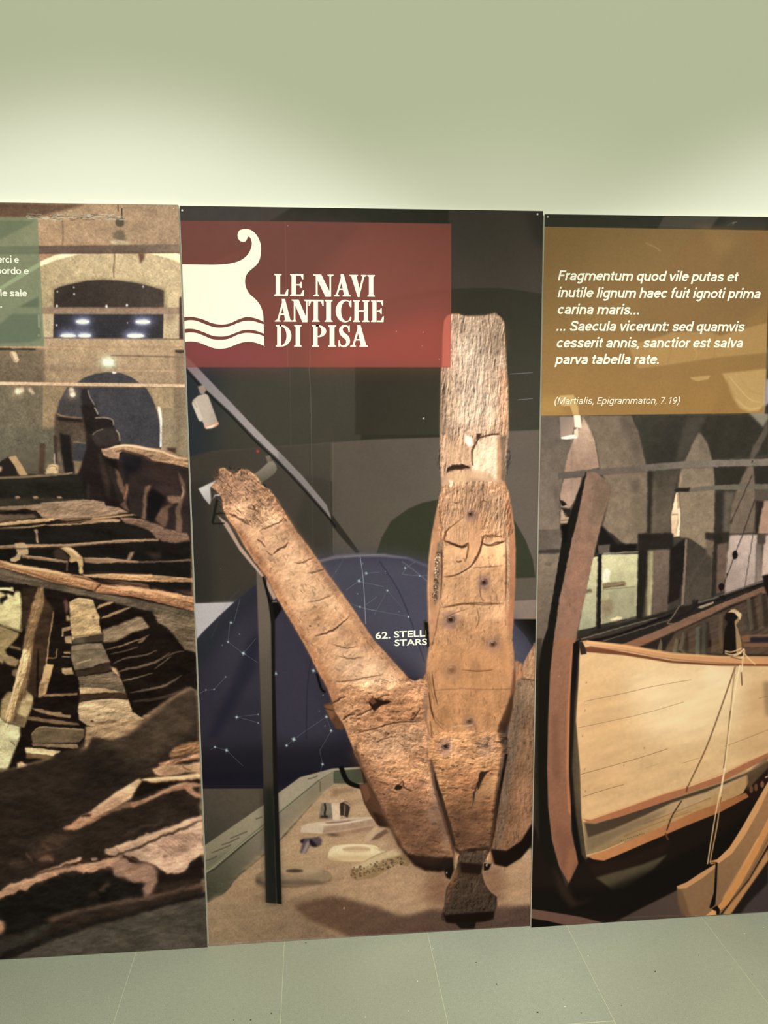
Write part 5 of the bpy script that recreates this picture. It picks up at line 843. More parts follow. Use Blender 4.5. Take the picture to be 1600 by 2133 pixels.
    for q, a_ in (('1340 1716 1400 1694 1480 1662', .6), ('1300 1742 1360 1718 1440 1690', .5), ('1400 1700 1460 1680', .3)): L((70, 54, 38), q, 1.2, b=.6, a=a_)
    for k in range(12): L((60, 44, 34), [(1294 + k * 4.2, 1752 - k * 1.5), (1296 + k * 4.2, 1750 - k * 1.4 + (k % 3))], 1.4, b=.5, a=.8)
    P((74, 68, 54), '1240 1828 1280 1816 1340 1800 1390 1780 1360 1812 1300 1850 1276 1854 1258 1840', b=3, n=5); P((38, 30, 26), '1225 1800 1300 1790 1400 1750 1380 1780 1300 1810 1240 1826', b=5, a=.8); P((22, 21, 20), '1260 1850 1380 1800 1500 1740 1560 1690 1560 1780 1400 1860 1300 1915 1106 1900 1106 1850', b=10, a=.85)
    P((50, 40, 34), '1150 1800 1180 1845 1200 1880 1240 1870 1190 1890 1165 1860', b=6, a=.7); P((96, 74, 66), '1106 1893 1150 1900 1210 1910 1268 1925 1262 1930 1184 1929 1140 1920 1106 1913', b=1.3, n=4); P((20, 20, 19), '1106 1913 1140 1918 1190 1930 1106 1936', b=1)
    P((66, 58, 54), '1276 1923 1340 1890 1420 1850 1440 1900 1440 1925 1350 1925', b=1.5, g=((78, 66, 62), 1290, 1910, 1420, 1880)); P((66, 58, 60), '1540 1900 1600 1800 1995 1700 1995 1960 1500 1960', b=2, n=4); P((34, 30, 30), '1500 1908 1560 1830 1600 1790 1600 1840 1560 1880 1530 1920', b=3); P((30, 26, 26), '1560 1750 1600 1700 1600 1740 1560 1810', b=3, a=.7)
    P((92, 76, 58), '1556 1610 1600 1575 1600 1620 1556 1650', b=3, n=9, a=.8); P((36, 27, 24), '1552 1650 1600 1600 1600 1640 1570 1668', b=2); E_((96, 66, 50), 1565, 1644, 4, 8, b=1.2); E_((96, 66, 50), 1575, 1640, 4, 8, b=1.2); E_((120, 84, 62), 1588, 1634, 4, 7, b=1.2); L((214, 176, 130), '1594 1620 1600 1617', 3, b=1)
    # rudder oar lying beside the hull
    P((130, 104, 78), '1410 1846 1424 1842 1450 1828 1480 1808 1496 1797 1500 1790 1530 1760 1560 1700 1580 1670 1600 1630 1995 1540 1995 1760 1600 1760 1560 1830 1520 1880 1500 1905 1470 1910 1430 1910 1415 1880', b=1.2, n=4, g=((150, 116, 84), 1500, 1850, 1600, 1700)); P((188, 146, 104), '1410 1846 1430 1838 1460 1818 1490 1800 1492 1806 1465 1828 1430 1850 1412 1852', b=1); P((200, 154, 108), '1478 1794 1494 1790 1520 1765 1548 1720 1575 1672 1602 1625 1604 1640 1580 1690 1552 1740 1525 1778 1498 1798 1480 1800', b=1); P((104, 82, 62), '1410 1850 1422 1856 1436 1900 1440 1912 1420 1905 1412 1880', b=2, a=.85); P((20, 18, 18), '1491 1797 1495 1797 1493 1850 1490 1885 1480 1893 1478 1890 1487 1860', b=1); L((28, 22, 20), '1480 1796 1494 1797', 2, b=.7)
    P((196, 142, 88), '1502 1880 1530 1835 1560 1780 1590 1725 1602 1700 1602 1730 1580 1775 1545 1840 1515 1885 1498 1898 1478 1912 1470 1908 1490 1894', b=1.3, n=3); L((236, 190, 130), '1506 1872 1540 1815 1580 1745', 2.5, b=1.5, a=.7); L((110, 76, 50), '1520 1885 1560 1825 1602 1745', 3, b=1.2, a=.8); P((176, 132, 90), '1512 1895 1560 1835 1600 1768 1602 1790 1560 1850 1520 1908 1500 1912', b=1.6); P((26, 20, 18), '1484 1892 1494 1886 1500 1895 1498 1910 1488 1906', b=1); P((214, 160, 106), '1468 1910 1484 1895 1492 1898 1492 1910', b=1.2)
    # mast bitt with rope and its shadow
    P((150, 126, 92), '1520 1270 1532 1268 1544 1278 1542 1290 1534 1300 1540 1320 1545 1340 1545 1362 1534 1362 1532 1320', b=1.2); P((28, 24, 22), '1512 1278 1520 1270 1536 1276 1538 1286 1530 1294 1532 1310 1534 1362 1506 1362 1510 1310 1516 1296 1510 1288', b=1.2); P((212, 184, 136), '1516 1276 1524 1270 1536 1271 1545 1280 1542 1292 1538 1286 1530 1276', b=1)
    L((92, 62, 40), '1532 1388 1500 1480 1470 1560 1433 1638', 3.2, b=.9, a=.9); L((88, 60, 42), '1432 1638 1430 1650', 3.5, b=1); L((52, 38, 30), '1420 1668 1400 1700 1389 1730', 3, b=1); L((96, 58, 40), '1386 1735 1392 1750', 4, b=1)
    L((150, 120, 84), '1532 1385 1526 1440 1520 1500', 2.6, b=.8); L((118, 88, 56), '1522 1480 1516 1540 1508 1600', 4, b=.9); L((236, 212, 168), '1542 1385 1535 1420 1522 1500 1510 1600 1500 1660', 3, b=.6); L((232, 206, 160), '1508 1610 1500 1650 1490 1700 1480 1760 1474 1800', 2.6, b=.6); L((190, 160, 120), '1500 1670 1494 1720 1482 1780 1480 1796', 3, b=.7); L((90, 66, 44), '1503 1660 1492 1720 1478 1796', 1, b=.5)
    L((214, 184, 140), '1510 1356 1525 1358 1545 1350', 3, b=.8); L((226, 200, 158), '1510 1360 1525 1364 1545 1358', 2.5, b=.7); L((236, 212, 170), '1528 1366 1540 1362 1550 1352 1548 1368 1536 1372', 3, b=.7); L((226, 196, 150), '1548 1358 1560 1372 1574 1384', 3, b=.8); L((232, 206, 164), '1548 1370 1546 1390 1544 1400', 3, b=.8); L((80, 56, 38), '1544 1400 1546 1428', 2.6, b=.8); L((60, 42, 30), '1522 1368 1545 1374', 1.6, b=.7)
    F(1090, 1600, 3.1373)
    L((150, 140, 132), '640 980 900 965 1250 965 1400 950 1600 935', 1.2, b=.8, a=.3)
    F(0, 0, 1)
    A.warp('1125 870 1600 870 1600 1330 1125 1330', .9, 10, 4)
    A.mottle('1110 850 1995 850 1995 1310 1110 1310', .10, 18, 5, fine=.035)
    # lamp under the text field
    P((132, 118, 108), '1166 868 1196 868 1196 890 1190 912 1168 912', b=1, g=((170, 146, 130), 1170, 880, 1195, 905)); P((240, 228, 206), '1195 862 1209 864 1212 892 1197 890', b=.8); P((255, 246, 224), '1169 911 1190 906 1204 904 1202 913 1180 915 1169 914', b=.8); P((226, 206, 182), '1196 896 1205 890 1204 910 1196 908', b=1)
    A.rgb((1.07, .99, .97), 4)
    A.tone(HULL, 1.05, .84)
    A.tone('1120 860 1995 860 1995 1330 1200 1330 1120 1330', 1.0, .8)
    # upper band and the ochre text field
    P((56, 54, 46), '1130 440 1995 457 1995 487 1130 472', g=((46, 44, 38), 1150, 450, 1600, 460)); P((86, 78, 70), '1385 448 1500 448 1478 478 1370 476', b=2, a=.75); P((76, 72, 64), '1520 452 1600 454 1600 478 1500 476', b=8, a=.4)
    P((190, 176, 158), '1560 820 1592 835 1602 870 1590 890 1560 860', b=3, a=.6); P((104, 96, 112), '1597 735 1600 720 1600 760 1597 770', b=1)
    P((138, 107, 68), '1124 472 1602 480 1600 640 1596 760 1591.5 860.5 1120 866', a=.94, g=((160, 120, 72), 1350, 540, 1350, 860))
    P((128, 98, 66), '1450 476 1600 484 1600 630 1560 660 1500 700 1350 700 1330 690 1310 700 1330 640 1390 550', b=10, a=.6); P((140, 104, 66), '1345 655 1385 560 1440 500 1500 476 1500 560 1500 620 1400 690 1370 660', b=6, a=.28); P((166, 130, 86), '1500 540 1540 500 1520 478 1460 476', b=12, a=.25); P((150, 96, 62), '1570 480 1600 482 1600 540 1590 560', b=12, a=.35)
    P((188, 148, 98), '1310 720 1380 700 1400 692 1480 690 1500 700 1540 688 1598 672 1598 736 1490 745 1400 760 1330 768 1318 745', b=2, a=.55); L((150, 112, 68), '1392 700 1398 730 1390 755', 2, b=1.2, a=.5); L((150, 112, 68), '1490 690 1488 745', 2, b=1.2, a=.5); L((208, 170, 120), '1330 752 1340 740 1360 748', 1.5, b=1, a=.4); L((208, 170, 120), '1440 720 1452 735 1446 750', 1.5, b=1, a=.4)
    P((146, 112, 72), '1330 768 1490 746 1598 734 1598 768 1500 780 1420 790 1330 795', b=1.2, a=.5); P((196, 158, 108), '1436 786 1480 782 1476 790 1456 794 1444 792', b=1.2, a=.7)
    P((200, 164, 114), '1504 778 1560 772 1598 768 1594 840 1580 856 1560 858 1540 850 1525 828 1516 800', b=2, a=.65); L((220, 186, 138), '1520 785 1560 830 1585 838', 2, b=1.2, a=.5); L((166, 128, 82), '1540 785 1565 815 1592 822', 2, b=1.2, a=.5); L((226, 194, 148), '1530 830 1560 852 1585 848', 3, b=1.5, a=.5)
    P((146, 110, 66), '1480 862 1515 790 1545 862', b=3, a=.4); P((222, 184, 124), '1165 824 1195 822 1205 850 1206 864 1194 864 1188 846 1170 846', b=1, a=.65); P((190, 148, 86), '1120 830 1160 826 1180 862 1120 864', b=8, a=.35)
    L((196, 164, 118), '1345 506 1365 515 1376 523', 1.5, b=1, a=.6); P((96, 86, 78), '1597 735 1610 733 1610 770 1598 770', b=.8); P((50, 44, 42), '1593 862 1640 862 1640 820 1597 822', b=1, a=.8)
    P((200, 186, 196), '1596 790 1612 790 1606 836 1592 848', b=3, a=.7)
    L((206, 196, 170), '1525 465 1535 462', 1.2, b=.7, a=.6); L((166, 156, 130), '1515 470 1530 463 1525 470', 1, b=.7, a=.5)
    A.mottle('1120 440 1600 440 1600 866 1120 866', .02, 50, 9, fine=.02)
    return A
#PAINT_END
# ---------------------------------------------------------------- panels
from mathutils.geometry import tessellate_polygon, delaunay_2d_cdt
M_edge = principled('foam_board_edge', (0.88, 0.85, 0.80), 0.7, 0.2)
M_ink = principled('cream_ink', (0.86, 0.85, 0.79), 0.55, 0.2)
M_screw = principled('steel_screw', (0.75, 0.75, 0.72), 0.3, 0.6)
LIGHT = np.array([1.0, 1.0, 0.92])            # colour of the white point in the photograph
EXPO = 1.05
def art_material(name, A):
    img = bpy.data.images.new(name, A.w, A.h, float_buffer=False); img.colorspace_settings.name = 'sRGB'
    lin = s2l(np.clip(A.c, 0, 255) / 255.0) / LIGHT / EXPO
    lin = np.clip(lin - 0.008, 0.0005, 0.9)
    px = np.ones((A.h, A.w, 4), np.float32)
    px[..., :3] = np.where(lin <= 0.0031308, lin * 12.92, 1.055 * np.power(np.maximum(lin, 1e-6), 1 / 2.4) - 0.055)
    img.pixels.foreach_set(np.ascontiguousarray(px[::-1]).ravel()); img.update(); img.pack()
    mt = bpy.data.materials.new(name); mt.use_nodes = True; nt = mt.node_tree; b = nt.nodes['Principled BSDF']
    t = nt.nodes.new('ShaderNodeTexImage'); t.image = img; t.interpolation = 'Cubic'; t.extension = 'EXTEND'
    nt.links.new(t.outputs['Color'], b.inputs['Base Color'])
    n = nt.nodes.new('ShaderNodeTexNoise'); n.inputs['Scale'].default_value = 35; n.inputs['Detail'].default_value = 3
    tc = nt.nodes.new('ShaderNodeTexCoord'); nt.links.new(tc.outputs['Object'], n.inputs['Vector'])
    mr = nt.nodes.new('ShaderNodeMapRange'); mr.inputs[3].default_value = 0.42; mr.inputs[4].default_value = 0.58
    nt.links.new(n.outputs['Fac'], mr.inputs[0]); nt.links.new(mr.outputs[0], b.inputs['Roughness'])
    b.inputs['Specular IOR Level'].default_value = 0.11
    return mt
def flat(name, A, polys, mat, off, parent, sm=0, label=None, lim=(-9, 9)):
    """thin sheet shaped by photo-pixel outlines, lying `off` metres in front of the board's face"""
    V, Fc, UV = [], [], []
    for q in polys:
        if isinstance(q, str): q = np.array(q.split(), float).reshape(-1, 2)
        if sm: q = catmull(q)
        base = len(V); pq = []
        for u, v_ in q:
            x, z = back(u, v_, A.yp); x = min(max(x, lim[0]), lim[1])
            if pq and abs(x - pq[-1][0]) + abs(z - pq[-1][1]) < 2e-5: continue
            pq.append((x, z))
        vv, _e, ff, _1, _2, _3 = delaunay_2d_cdt([Vector(t) for t in pq], [], [list(range(len(pq)))], 1, 1e-6)
        for x, z in vv:
            V.append((x, A.yp - off, z)); UV.append(((x - A.x0) * S / A.w, 1 - (A.zt - z) * S / A.h))
        for tri in ff:
            i, j, k = [base + t for t in tri]
            cr = (V[j][0] - V[i][0]) * (V[k][2] - V[i][2]) - (V[k][0] - V[i][0]) * (V[j][2] - V[i][2])
            if abs(cr) > 1e-12: Fc.append((i, j, k) if cr > 0 else (i, k, j))
    o = mesh_obj(name, V, Fc, mat, parent, UV)
    if label: o['label'] = label
    return o
def panel(A, corners, label, matname):
    """foam board with its printed sheet. corners (x, z) top-left, top-right, bottom-right, bottom-left"""
    cx = sum(c[0] for c in corners) / 4; zb = min(c[1] for c in corners)
    root = bpy.data.objects.new('exhibition_panel', None); link(root); root.location = (cx, A.yp, zb)
    root['label'] = label; root['category'] = 'display panel'; root['group'] = 'printed exhibition panels on the wall'
    inv = Matrix.Translation((-cx, -A.yp, -zb))
    yb = WY
    fr = [(x, A.yp + 0.0006, z) for x, z in corners]; bk = [(x, yb, z) for x, z in corners]
    V = fr + bk
    Fc = [(0, 3, 2, 1), (4, 5, 6, 7), (0, 1, 5, 4), (1, 2, 6, 5), (2, 3, 7, 6), (3, 0, 4, 7)]
    b = mesh_obj('foam_board', V, Fc, M_edge, root)
    mt = art_material(matname, A)
    V = [(x, A.yp, z) for x, z in corners] + [(x, A.yp + 0.0006, z) for x, z in corners]
    UV = [((x - A.x0) * S / A.w, 1 - (A.zt - z) * S / A.h) for x, z in corners] * 2
    s = mesh_obj('printed_sheet', V, [(0, 3, 2, 1), (4, 5, 6, 7), (0, 1, 5, 4), (1, 2, 6, 5), (2, 3, 7, 6), (3, 0, 4, 7)], mt, root, UV)
    for o in (b, s): o.matrix_parent_inverse = inv
    return root, mt, inv
def screw(A, u, v_, root, inv, r=0.0026):
    x, z = back(u, v_, A.yp); V = [(x, A.yp - 0.0016, z)]; Fc = []
    n = 12
    for ring, (rr, yy) in enumerate(((0.6, -0.0014), (1.0, -0.0004), (1.0, 0.0005))):
        for k in range(n):
            a = 2 * math.pi * k / n; V.append((x + r * rr * math.cos(a), A.yp + yy, z + r * rr * math.sin(a)))
    for k in range(n): Fc.append((0, 1 + k, 1 + (k + 1) % n))
    for g in range(2):
        for k in range(n): Fc.append((1 + g * n + k, 1 + (g + 1) * n + k, 1 + (g + 1) * n + (k + 1) % n, 1 + g * n + (k + 1) % n))
    o = mesh_obj('screw', V, Fc, M_screw, root); o.matrix_parent_inverse = inv

# lettering -----------------------------------------------------------
def text_mesh(txt, offset=0.0):
    cu = bpy.data.curves.new('t', 'FONT'); cu.body = txt; cu.size = 1.0; cu.offset = offset; cu.resolution_u = 4; cu.fill_mode = 'FRONT'
    o = bpy.data.objects.new('t', cu); sc.collection.objects.link(o)
    dg = bpy.context.evaluated_depsgraph_get(); me = bpy.data.meshes.new_from_object(o.evaluated_get(dg))
    v = np.array([q.co[:2] for q in me.vertices]); f = [tuple(p.vertices) for p in me.polygons]
    bpy.data.objects.remove(o); bpy.data.curves.remove(cu); bpy.data.meshes.remove(me)
    return v, f
CAPH = None
def line_text(A, name, txt, p0, p1, cap, parent, inv, mat, off=0.0003, weight=0.0, shear=0.0, clip=None, label=None):
    """a line of lettering whose ink runs from photo point p0 to p1 along the baseline"""
    global CAPH
    if CAPH is None: CAPH = text_mesh('H')[0][:, 1].max()
    v, f = text_mesh(txt, weight)
    v[:, 0] += shear * v[:, 1] * 0.8
    x0, x1 = v[:, 0].min(), v[:, 0].max()
    P0 = np.array(back(*p0, A.yp)); P1 = np.array(back(*p1, A.yp)); d = P1 - P0; L = np.linalg.norm(d); d /= L
    up = np.array([-d[1], d[0]])
    c0 = np.array(back(p0[0], p0[1] - cap, A.yp)); hgt = np.linalg.norm(c0 - P0)
    V = []
    for a, b_ in v:
        q = P0 + d * (a - x0) / (x1 - x0) * L + up * b_ / CAPH * hgt
        V.append((q[0], A.yp - off, q[1]))
    if clip is not None:
        xc = back(clip, p0[1], A.yp)[0]; V = [(min(a, xc), b_, c) for a, b_, c in V]
    o = mesh_obj(name, V, f, mat, parent)
    # faces must look at the viewer
    me = o.data
    if len(me.polygons) and me.polygons[0].normal.y > 0: me.flip_normals()
    if inv is not None: o.matrix_parent_inverse = inv
    if label: o['label'] = label
    return o

# plain grotesque lettering drawn as pen strokes; units of the capital height
def arc_(cx, cy, rx, ry, a0, a1, n=14):
    return [(cx + rx * math.cos(math.radians(a0 + (a1 - a0) * k / n)), cy + ry * math.sin(math.radians(a0 + (a1 - a0) * k / n))) for k in range(n + 1)]
XH = .743
def pen_glyphs(k):
    h = XH; t = h - k; O = lambda cx, rx, a0=0, a1=360: arc_(cx, h / 2, rx, h / 2 - k, a0, a1, 20)
    arch = lambda x0, x1: [(x0, .40)] + arc_((x0 + x1) / 2, t - .20, (x1 - x0) / 2, .20, 180, 0, 8) + [(x1, 0)]
    dot = lambda x, y: [(x, y - k * 1.05), (x, y + k * 1.05)]
    return {
     'a': (.765, [arc_(.355, .50, .245, .50 - .5 + (t - .50), 160, 0, 9) + [(.60, 0)], [(.60, .41), (.40, .41)] + arc_(.37, .235, .235, .235 - k, 100, 300, 10) + [(.60, .20)]]),
     'b': (.79, [[(.14, 0), (.14, 1.04)], O(.40, .26)]), 'c': (.737, [O(.40, .275, 42, 318)]), 'd': (.793, [[(.65, 0), (.65, 1.04)], O(.39, .26)]),
     'e': (.745, [O(.39, .28, 0, 322), [(.11, .40), (.67, .40)]]), 'f': (.489, [[(.21, 0), (.21, .80)] + arc_(.40, .84, .19, .20 - k * .4, 180, 80, 7), [(.03, t), (.42, t)]]),
     'g': (.79, [O(.38, .26), [(.64, h), (.64, -.02)] + arc_(.39, -.03, .25, .22, 0, -140, 9)]), 'h': (.775, [[(.14, 0), (.14, 1.04)], arch(.14, .63)]),
     'i': (.341, [[(.17, 0), (.17, h)], dot(.17, .985)]), 'l': (.341, [[(.17, 0), (.17, 1.04)]]), 'm': (1.232, [[(.14, 0), (.14, h)], arch(.14, .61), arch(.61, 1.09)]),
     'n': (.775, [[(.14, 0), (.14, h)], arch(.14, .63)]), 'o': (.802, [O(.40, .29)]), 'p': (.789, [[(.14, -.285), (.14, h)], O(.40, .26)]), 'q': (.80, [[(.65, -.285), (.65, h)], O(.39, .26)]),
     'r': (.476, [[(.14, 0), (.14, h)], [(.14, .44)] + arc_(.42, .42, .26, t - .42, 165, 80, 7)]), 's': (.726, [[(.60, .53), (.53, .63), (.36, t), (.19, .62), (.15, .52), (.22, .43), (.37, .375), (.53, .32), (.60, .21), (.54, .11), (.37, k), (.20, .11), (.12, .22)]]),
     't': (.459, [[(.22, .92), (.22, .20)] + arc_(.36, .19, .14, .19 - k, 180, 290, 6), [(.02, t), (.42, t)]]), 'u': (.775, [[(.62, 0), (.62, h)], [(.13, h)] + arc_(.375, k + .20, .245, .20, 180, 360, 8)]),
     'v': (.681, [[(.06, h), (.345, .02)], [(.62, h), (.335, .02)]]), ' ': (.348, []), 'F': (.779, [[(.17, 0), (.17, 1)], [(.17, 1 - k), (.73, 1 - k)], [(.17, .49), (.66, .49)]]), 'E': (.80, [[(.17, 0), (.17, 1)], [(.17, 1 - k), (.74, 1 - k)], [(.17, .52), (.67, .52)], [(.17, k), (.75, k)]]),
     'M': (1.228, [[(.17, 0), (.17, 1)], [(1.06, 0), (1.06, 1)], [(.19, .98), (.62, .05)], [(1.04, .98), (.61, .05)]]), 'S': (.834, [[(.71, .72), (.66, .86), (.43, 1 - k), (.22, .90), (.14, .75), (.22, .61), (.42, .52), (.63, .42), (.73, .26), (.66, .12), (.43, k), (.20, .11), (.10, .28)]]),
     '7': (.79, [[(.08, 1 - k), (.68, 1 - k)], [(.66, .96), (.27, 0)]]), '1': (.79, [[(.48, 0), (.48, 1)], [(.48, .93), (.16, .80)]]), '9': (.79, [arc_(.38, .67, .25, .33 - k, 0, 360, 18), [(.63, .66), (.62, .42), (.54, .20), (.38, .085), (.20, k)]]),
     '(': (.48, [[(.42, 1.10), (.25, .86), (.16, .56), (.16, .28), (.25, -.04), (.42, -.27)]]), ')': (.485, [[(.06, 1.10), (.23, .86), (.32, .56), (.32, .28), (.23, -.04), (.06, -.27)]]),
     '.': (.36, [dot(.16, k)]), ',': (.30, [[(.16, .13), (.15, 0), (.07, -.17)]]), ':': (.34, [dot(.16, k), dot(.16, h - k * 1.2)])}
def pen_text(A, name, txt, p0, p1, cap, parent, wt=.14, shear=0.0):
    GL = pen_glyphs(wt / 2); strips = []; adv = 0
    for ch in txt:
        w_, st = GL[ch]
        for q in st:
            p = np.array(q, float)
            if ch in 'sS9(),' and len(q) > 3 and ch != '9' or (ch == '9' and len(q) < 8): p = catmull(p, False, 4)
            t_ = np.gradient(p, axis=0); t_ /= np.linalg.norm(t_, axis=1)[:, None] + 1e-9; n_ = np.stack([-t_[:, 1], t_[:, 0]], 1)
            hw = wt / 2
            wloc = hw * (0.90 + 0.12 * np.abs(t_[:, 1]))[:, None]
            a_, b_ = p + n_ * wloc, p - n_ * wloc
            strips.append((a_ + [adv, 0], b_ + [adv, 0]))
        adv += w_
    allp = np.concatenate([np.concatenate(s_) for s_ in strips]); allx = allp[:, 0] + shear * allp[:, 1]
    x0, x1 = allx.min(), allx.max()
    P0 = np.array(back(*p0, A.yp)); P1 = np.array(back(*p1, A.yp)); d = P1 - P0; L = np.linalg.norm(d); d /= L; up = np.array([-d[1], d[0]])
    hgt = np.linalg.norm(np.array(back(p0[0], p0[1] - cap, A.yp)) - P0); V, Fc = [], []
    for lv, (a_, b_) in enumerate(strips):
        base = len(V); n = len(a_); off = 0.00028 + 0.00003 * (lv % 3)
        for s_ in (a_, b_):
            for x, y in s_:
                q = P0 + d * (x + shear * y - x0) / (x1 - x0) * L + up * y * hgt; V.append((q[0], A.yp - off, q[1]))
        for i in range(n - 1):
            f4 = (base + i, base + i + 1, base + n + i + 1, base + n + i)
            cr = (V[f4[1]][0] - V[f4[0]][0]) * (V[f4[2]][2] - V[f4[0]][2]) - (V[f4[2]][0] - V[f4[0]][0]) * (V[f4[1]][2] - V[f4[0]][2])
            Fc.append(f4 if cr > 0 else f4[::-1])
    return mesh_obj(name, V, Fc, M_ink, parent)

# serif capitals of the title, drawn stroke by stroke (unit height)
SF = 0.055
def R_(x0, y0, x1, y1): return [(x0, y0), (x1, y0), (x1, y1), (x0, y1)]
def stem(x, wd, l=.07, r=.07, top=True, bot=True):
    o = [R_(x, 0, x + wd, 1)]
    if bot: o.append([(x - l, 0), (x + wd + r, 0), (x + wd + r, SF * .8), (x + wd, SF * 1.7), (x, SF * 1.7), (x - l, SF * .8)])
    if top: o.append([(x - l, 1), (x - l, 1 - SF * .8), (x, 1 - SF * 1.7), (x + wd, 1 - SF * 1.7), (x + wd + r, 1 - SF * .8), (x + wd + r, 1)])
    return o
def ring(cx, cy, rx, ry, irx, iry, icx, a0, a1, n=22):
    out = [(cx + rx * math.cos(math.radians(a0 + (a1 - a0) * k / n)), cy + ry * math.sin(math.radians(a0 + (a1 - a0) * k / n))) for k in range(n + 1)]
    inn = [(icx + irx * math.cos(math.radians(a0 + (a1 - a0) * k / n)), cy + iry * math.sin(math.radians(a0 + (a1 - a0) * k / n))) for k in range(n + 1)]
    return [[out[k], out[k + 1], inn[k + 1], inn[k]] for k in range(n)]
def stroke(pts, wds):
    p = catmull(pts, False, 6); t = np.gradient(p, axis=0); t /= np.linalg.norm(t, axis=1)[:, None]; nn = np.stack([-t[:, 1], t[:, 0]], 1)
    ww = np.interp(np.linspace(0, 1, len(p)), np.linspace(0, 1, len(wds)), wds)[:, None] / 2
    a, b_ = p + nn * ww, p - nn * ww
    return [[tuple(a[k]), tuple(a[k + 1]), tuple(b_[k + 1]), tuple(b_[k])] for k in range(len(p) - 1)]
W_ = .205
G_ = {
 'L': (.66, stem(.08, W_) + [R_(.3, 0, .60, .075), [(.66, .30), (.60, .30), (.50, .075), (.50, 0), (.64, 0)]]),
 'E': (.66, stem(.08, W_, r=0) + [R_(.3, 0, .60, .075), [(.66, .27), (.60, .27), (.50, .075), (.50, 0), (.64, 0)], R_(.3, .925, .58, 1), [(.62, 1), (.50, 1), (.50, .925), (.57, .76), (.62, .76)], R_(.3, .475, .50, .54), [(.55, .64), (.50, .64), (.44, .54), (.44, .475), (.50, .37), (.55, .37)]]),
 'I': (.38, stem(.07, W_)),
 'N': (.92, stem(.11, .085, l=.11, r=.06, top=False) + [[(-.0, 1), (-.0, 1 - SF * .8), (.10, 1 - SF * 1.6), (.11, .9), (.55, -.02), (.80, -.02), (.80, .1), (.36, 1)]] + stem(.735, .075, l=.09, r=.11, bot=False)),
 'A': (.84, [[(.40, 1.02), (.46, 1.02), (.46, .86), (.19, .03), (.10, .03)], [(.34, 1.02), (.50, 1.02), (.78, .03), (.52, .03), (.36, .74)], R_(.22, .30, .60, .365), [(0, 0), (.28, 0), (.28, SF * .8), (.19, SF * 1.6), (.09, SF * 1.6), (0, SF * .8)], [(.44, 0), (.85, 0), (.85, SF * .8), (.77, SF * 1.6), (.52, SF * 1.6), (.44, SF * .8)]]),
 'V': (.82, [[(.05, .97), (.32, .97), (.50, .26), (.48, -.02), (.38, -.02)], [(.63, .97), (.73, .97), (.46, -.02), (.38, -.02), (.42, .16)], [(-.02, 1), (.40, 1), (.40, 1 - SF * .8), (.31, 1 - SF * 1.6), (.06, 1 - SF * 1.6), (-.02, 1 - SF * .8)], [(.55, 1), (.83, 1), (.83, 1 - SF * .8), (.73, 1 - SF * 1.6), (.63, 1 - SF * 1.6), (.55, 1 - SF * .8)]]),
 'T': (.72, stem(.245, W_, l=.08, r=.08, top=False) + [R_(.05, .925, .67, 1), [(0, 1), (.12, 1), (.13, .925), (.055, .72), (.0, .72)], [(.72, 1), (.60, 1), (.59, .925), (.665, .72), (.72, .72)]]),
 'C': (.72, ring(.42, .5, .42, .52, .24, .455, .48, 48, 312) + [[(.66, 1.0), (.71, 1.0), (.71, .68), (.65, .68), (.58, .84)], [(.71, .20), (.66, .26), (.60, .10), (.68, .06)]]),
 'H': (.86, stem(.08, W_) + stem(.55, W_) + [R_(.3, .465, .56, .54)]),
 'D': (.82, stem(.08, W_, r=0) + ring(.28, .5, .53, .5, .27, .43, .29, -90, 90) + [R_(.2, 0, .30, .07), R_(.2, .93, .30, 1)]),
 'P': (.72, stem(.08, W_) + ring(.30, .72, .39, .28, .155, .215, .31, -90, 90) + [R_(.2, .44, .31, .505), R_(.2, .93, .31, 1)]),
 'S': (.60, stroke([(.53, .80), (.44, .955), (.26, .965), (.14, .82), (.18, .64), (.32, .51), (.45, .38), (.47, .18), (.33, .035), (.15, .05), (.055, .20)], [.05, .07, .10, .17, .21, .23, .21, .17, .10, .07, .05]) + [[(.56, 1.0), (.51, 1.0), (.46, .90), (.50, .70), (.56, .70)], [(.02, 0), (.07, 0), (.12, .1), (.08, .30), (.02, .30)]]),
}
def serif_word(A, word, boxes, yb0, yb1, yt0, yt1, xl, xr, parent, inv):
    """boxes: pixel x-extent of every letter; baselines and cap lines run between xl and xr"""
    for ch, (a, b_) in zip(word, boxes):
        w_, polys = G_[ch]; V, Fc = [], []; lev = 0
        for kq, q in enumerate(polys):
            base = len(V)
            if not (len(q) == 4 and kq and len(polys) > 14): lev += 1
            for gx, gy in q:
                u = a + (b_ - a) * gx / w_; t = (u - xl) / (xr - xl)
                bb = yb0 + (yb1 - yb0) * t; tt = yt0 + (yt1 - yt0) * t
                vv = bb + (tt - bb) * gy
                x, z = back(360 + u / 2.6667, 415 + vv / 2.6667, A.yp); V.append((x, A.yp - 0.0003 - 0.00002 * lev, z))
            idx = list(range(base, len(V)))
            ar = sum(V[i][0] * V[j][2] - V[j][0] * V[i][2] for i, j in zip(idx, idx[1:] + idx[:1]))
            for tri in tessellate_polygon([[Vector((V[i][0], V[i][2], 0)) for i in idx]]):
                i, j, k = [base + t for t in tri]
                cr = (V[j][0] - V[i][0]) * (V[k][2] - V[i][2]) - (V[k][0] - V[i][0]) * (V[j][2] - V[i][2])
                if abs(cr) > 1e-12: Fc.append((i, j, k) if cr > 0 else (i, k, j))
        o = mesh_obj('letter', V, Fc, M_ink, parent); o.matrix_parent_inverse = inv

def at(ox, oy, k, x, y): return (ox + x / k, oy + y / k)
def zp(ox, oy, k, s): 
    q = np.array(s.split(), float).reshape(-1, 2); return np.stack([ox + q[:, 0] / k, oy + q[:, 1] / k], 1)

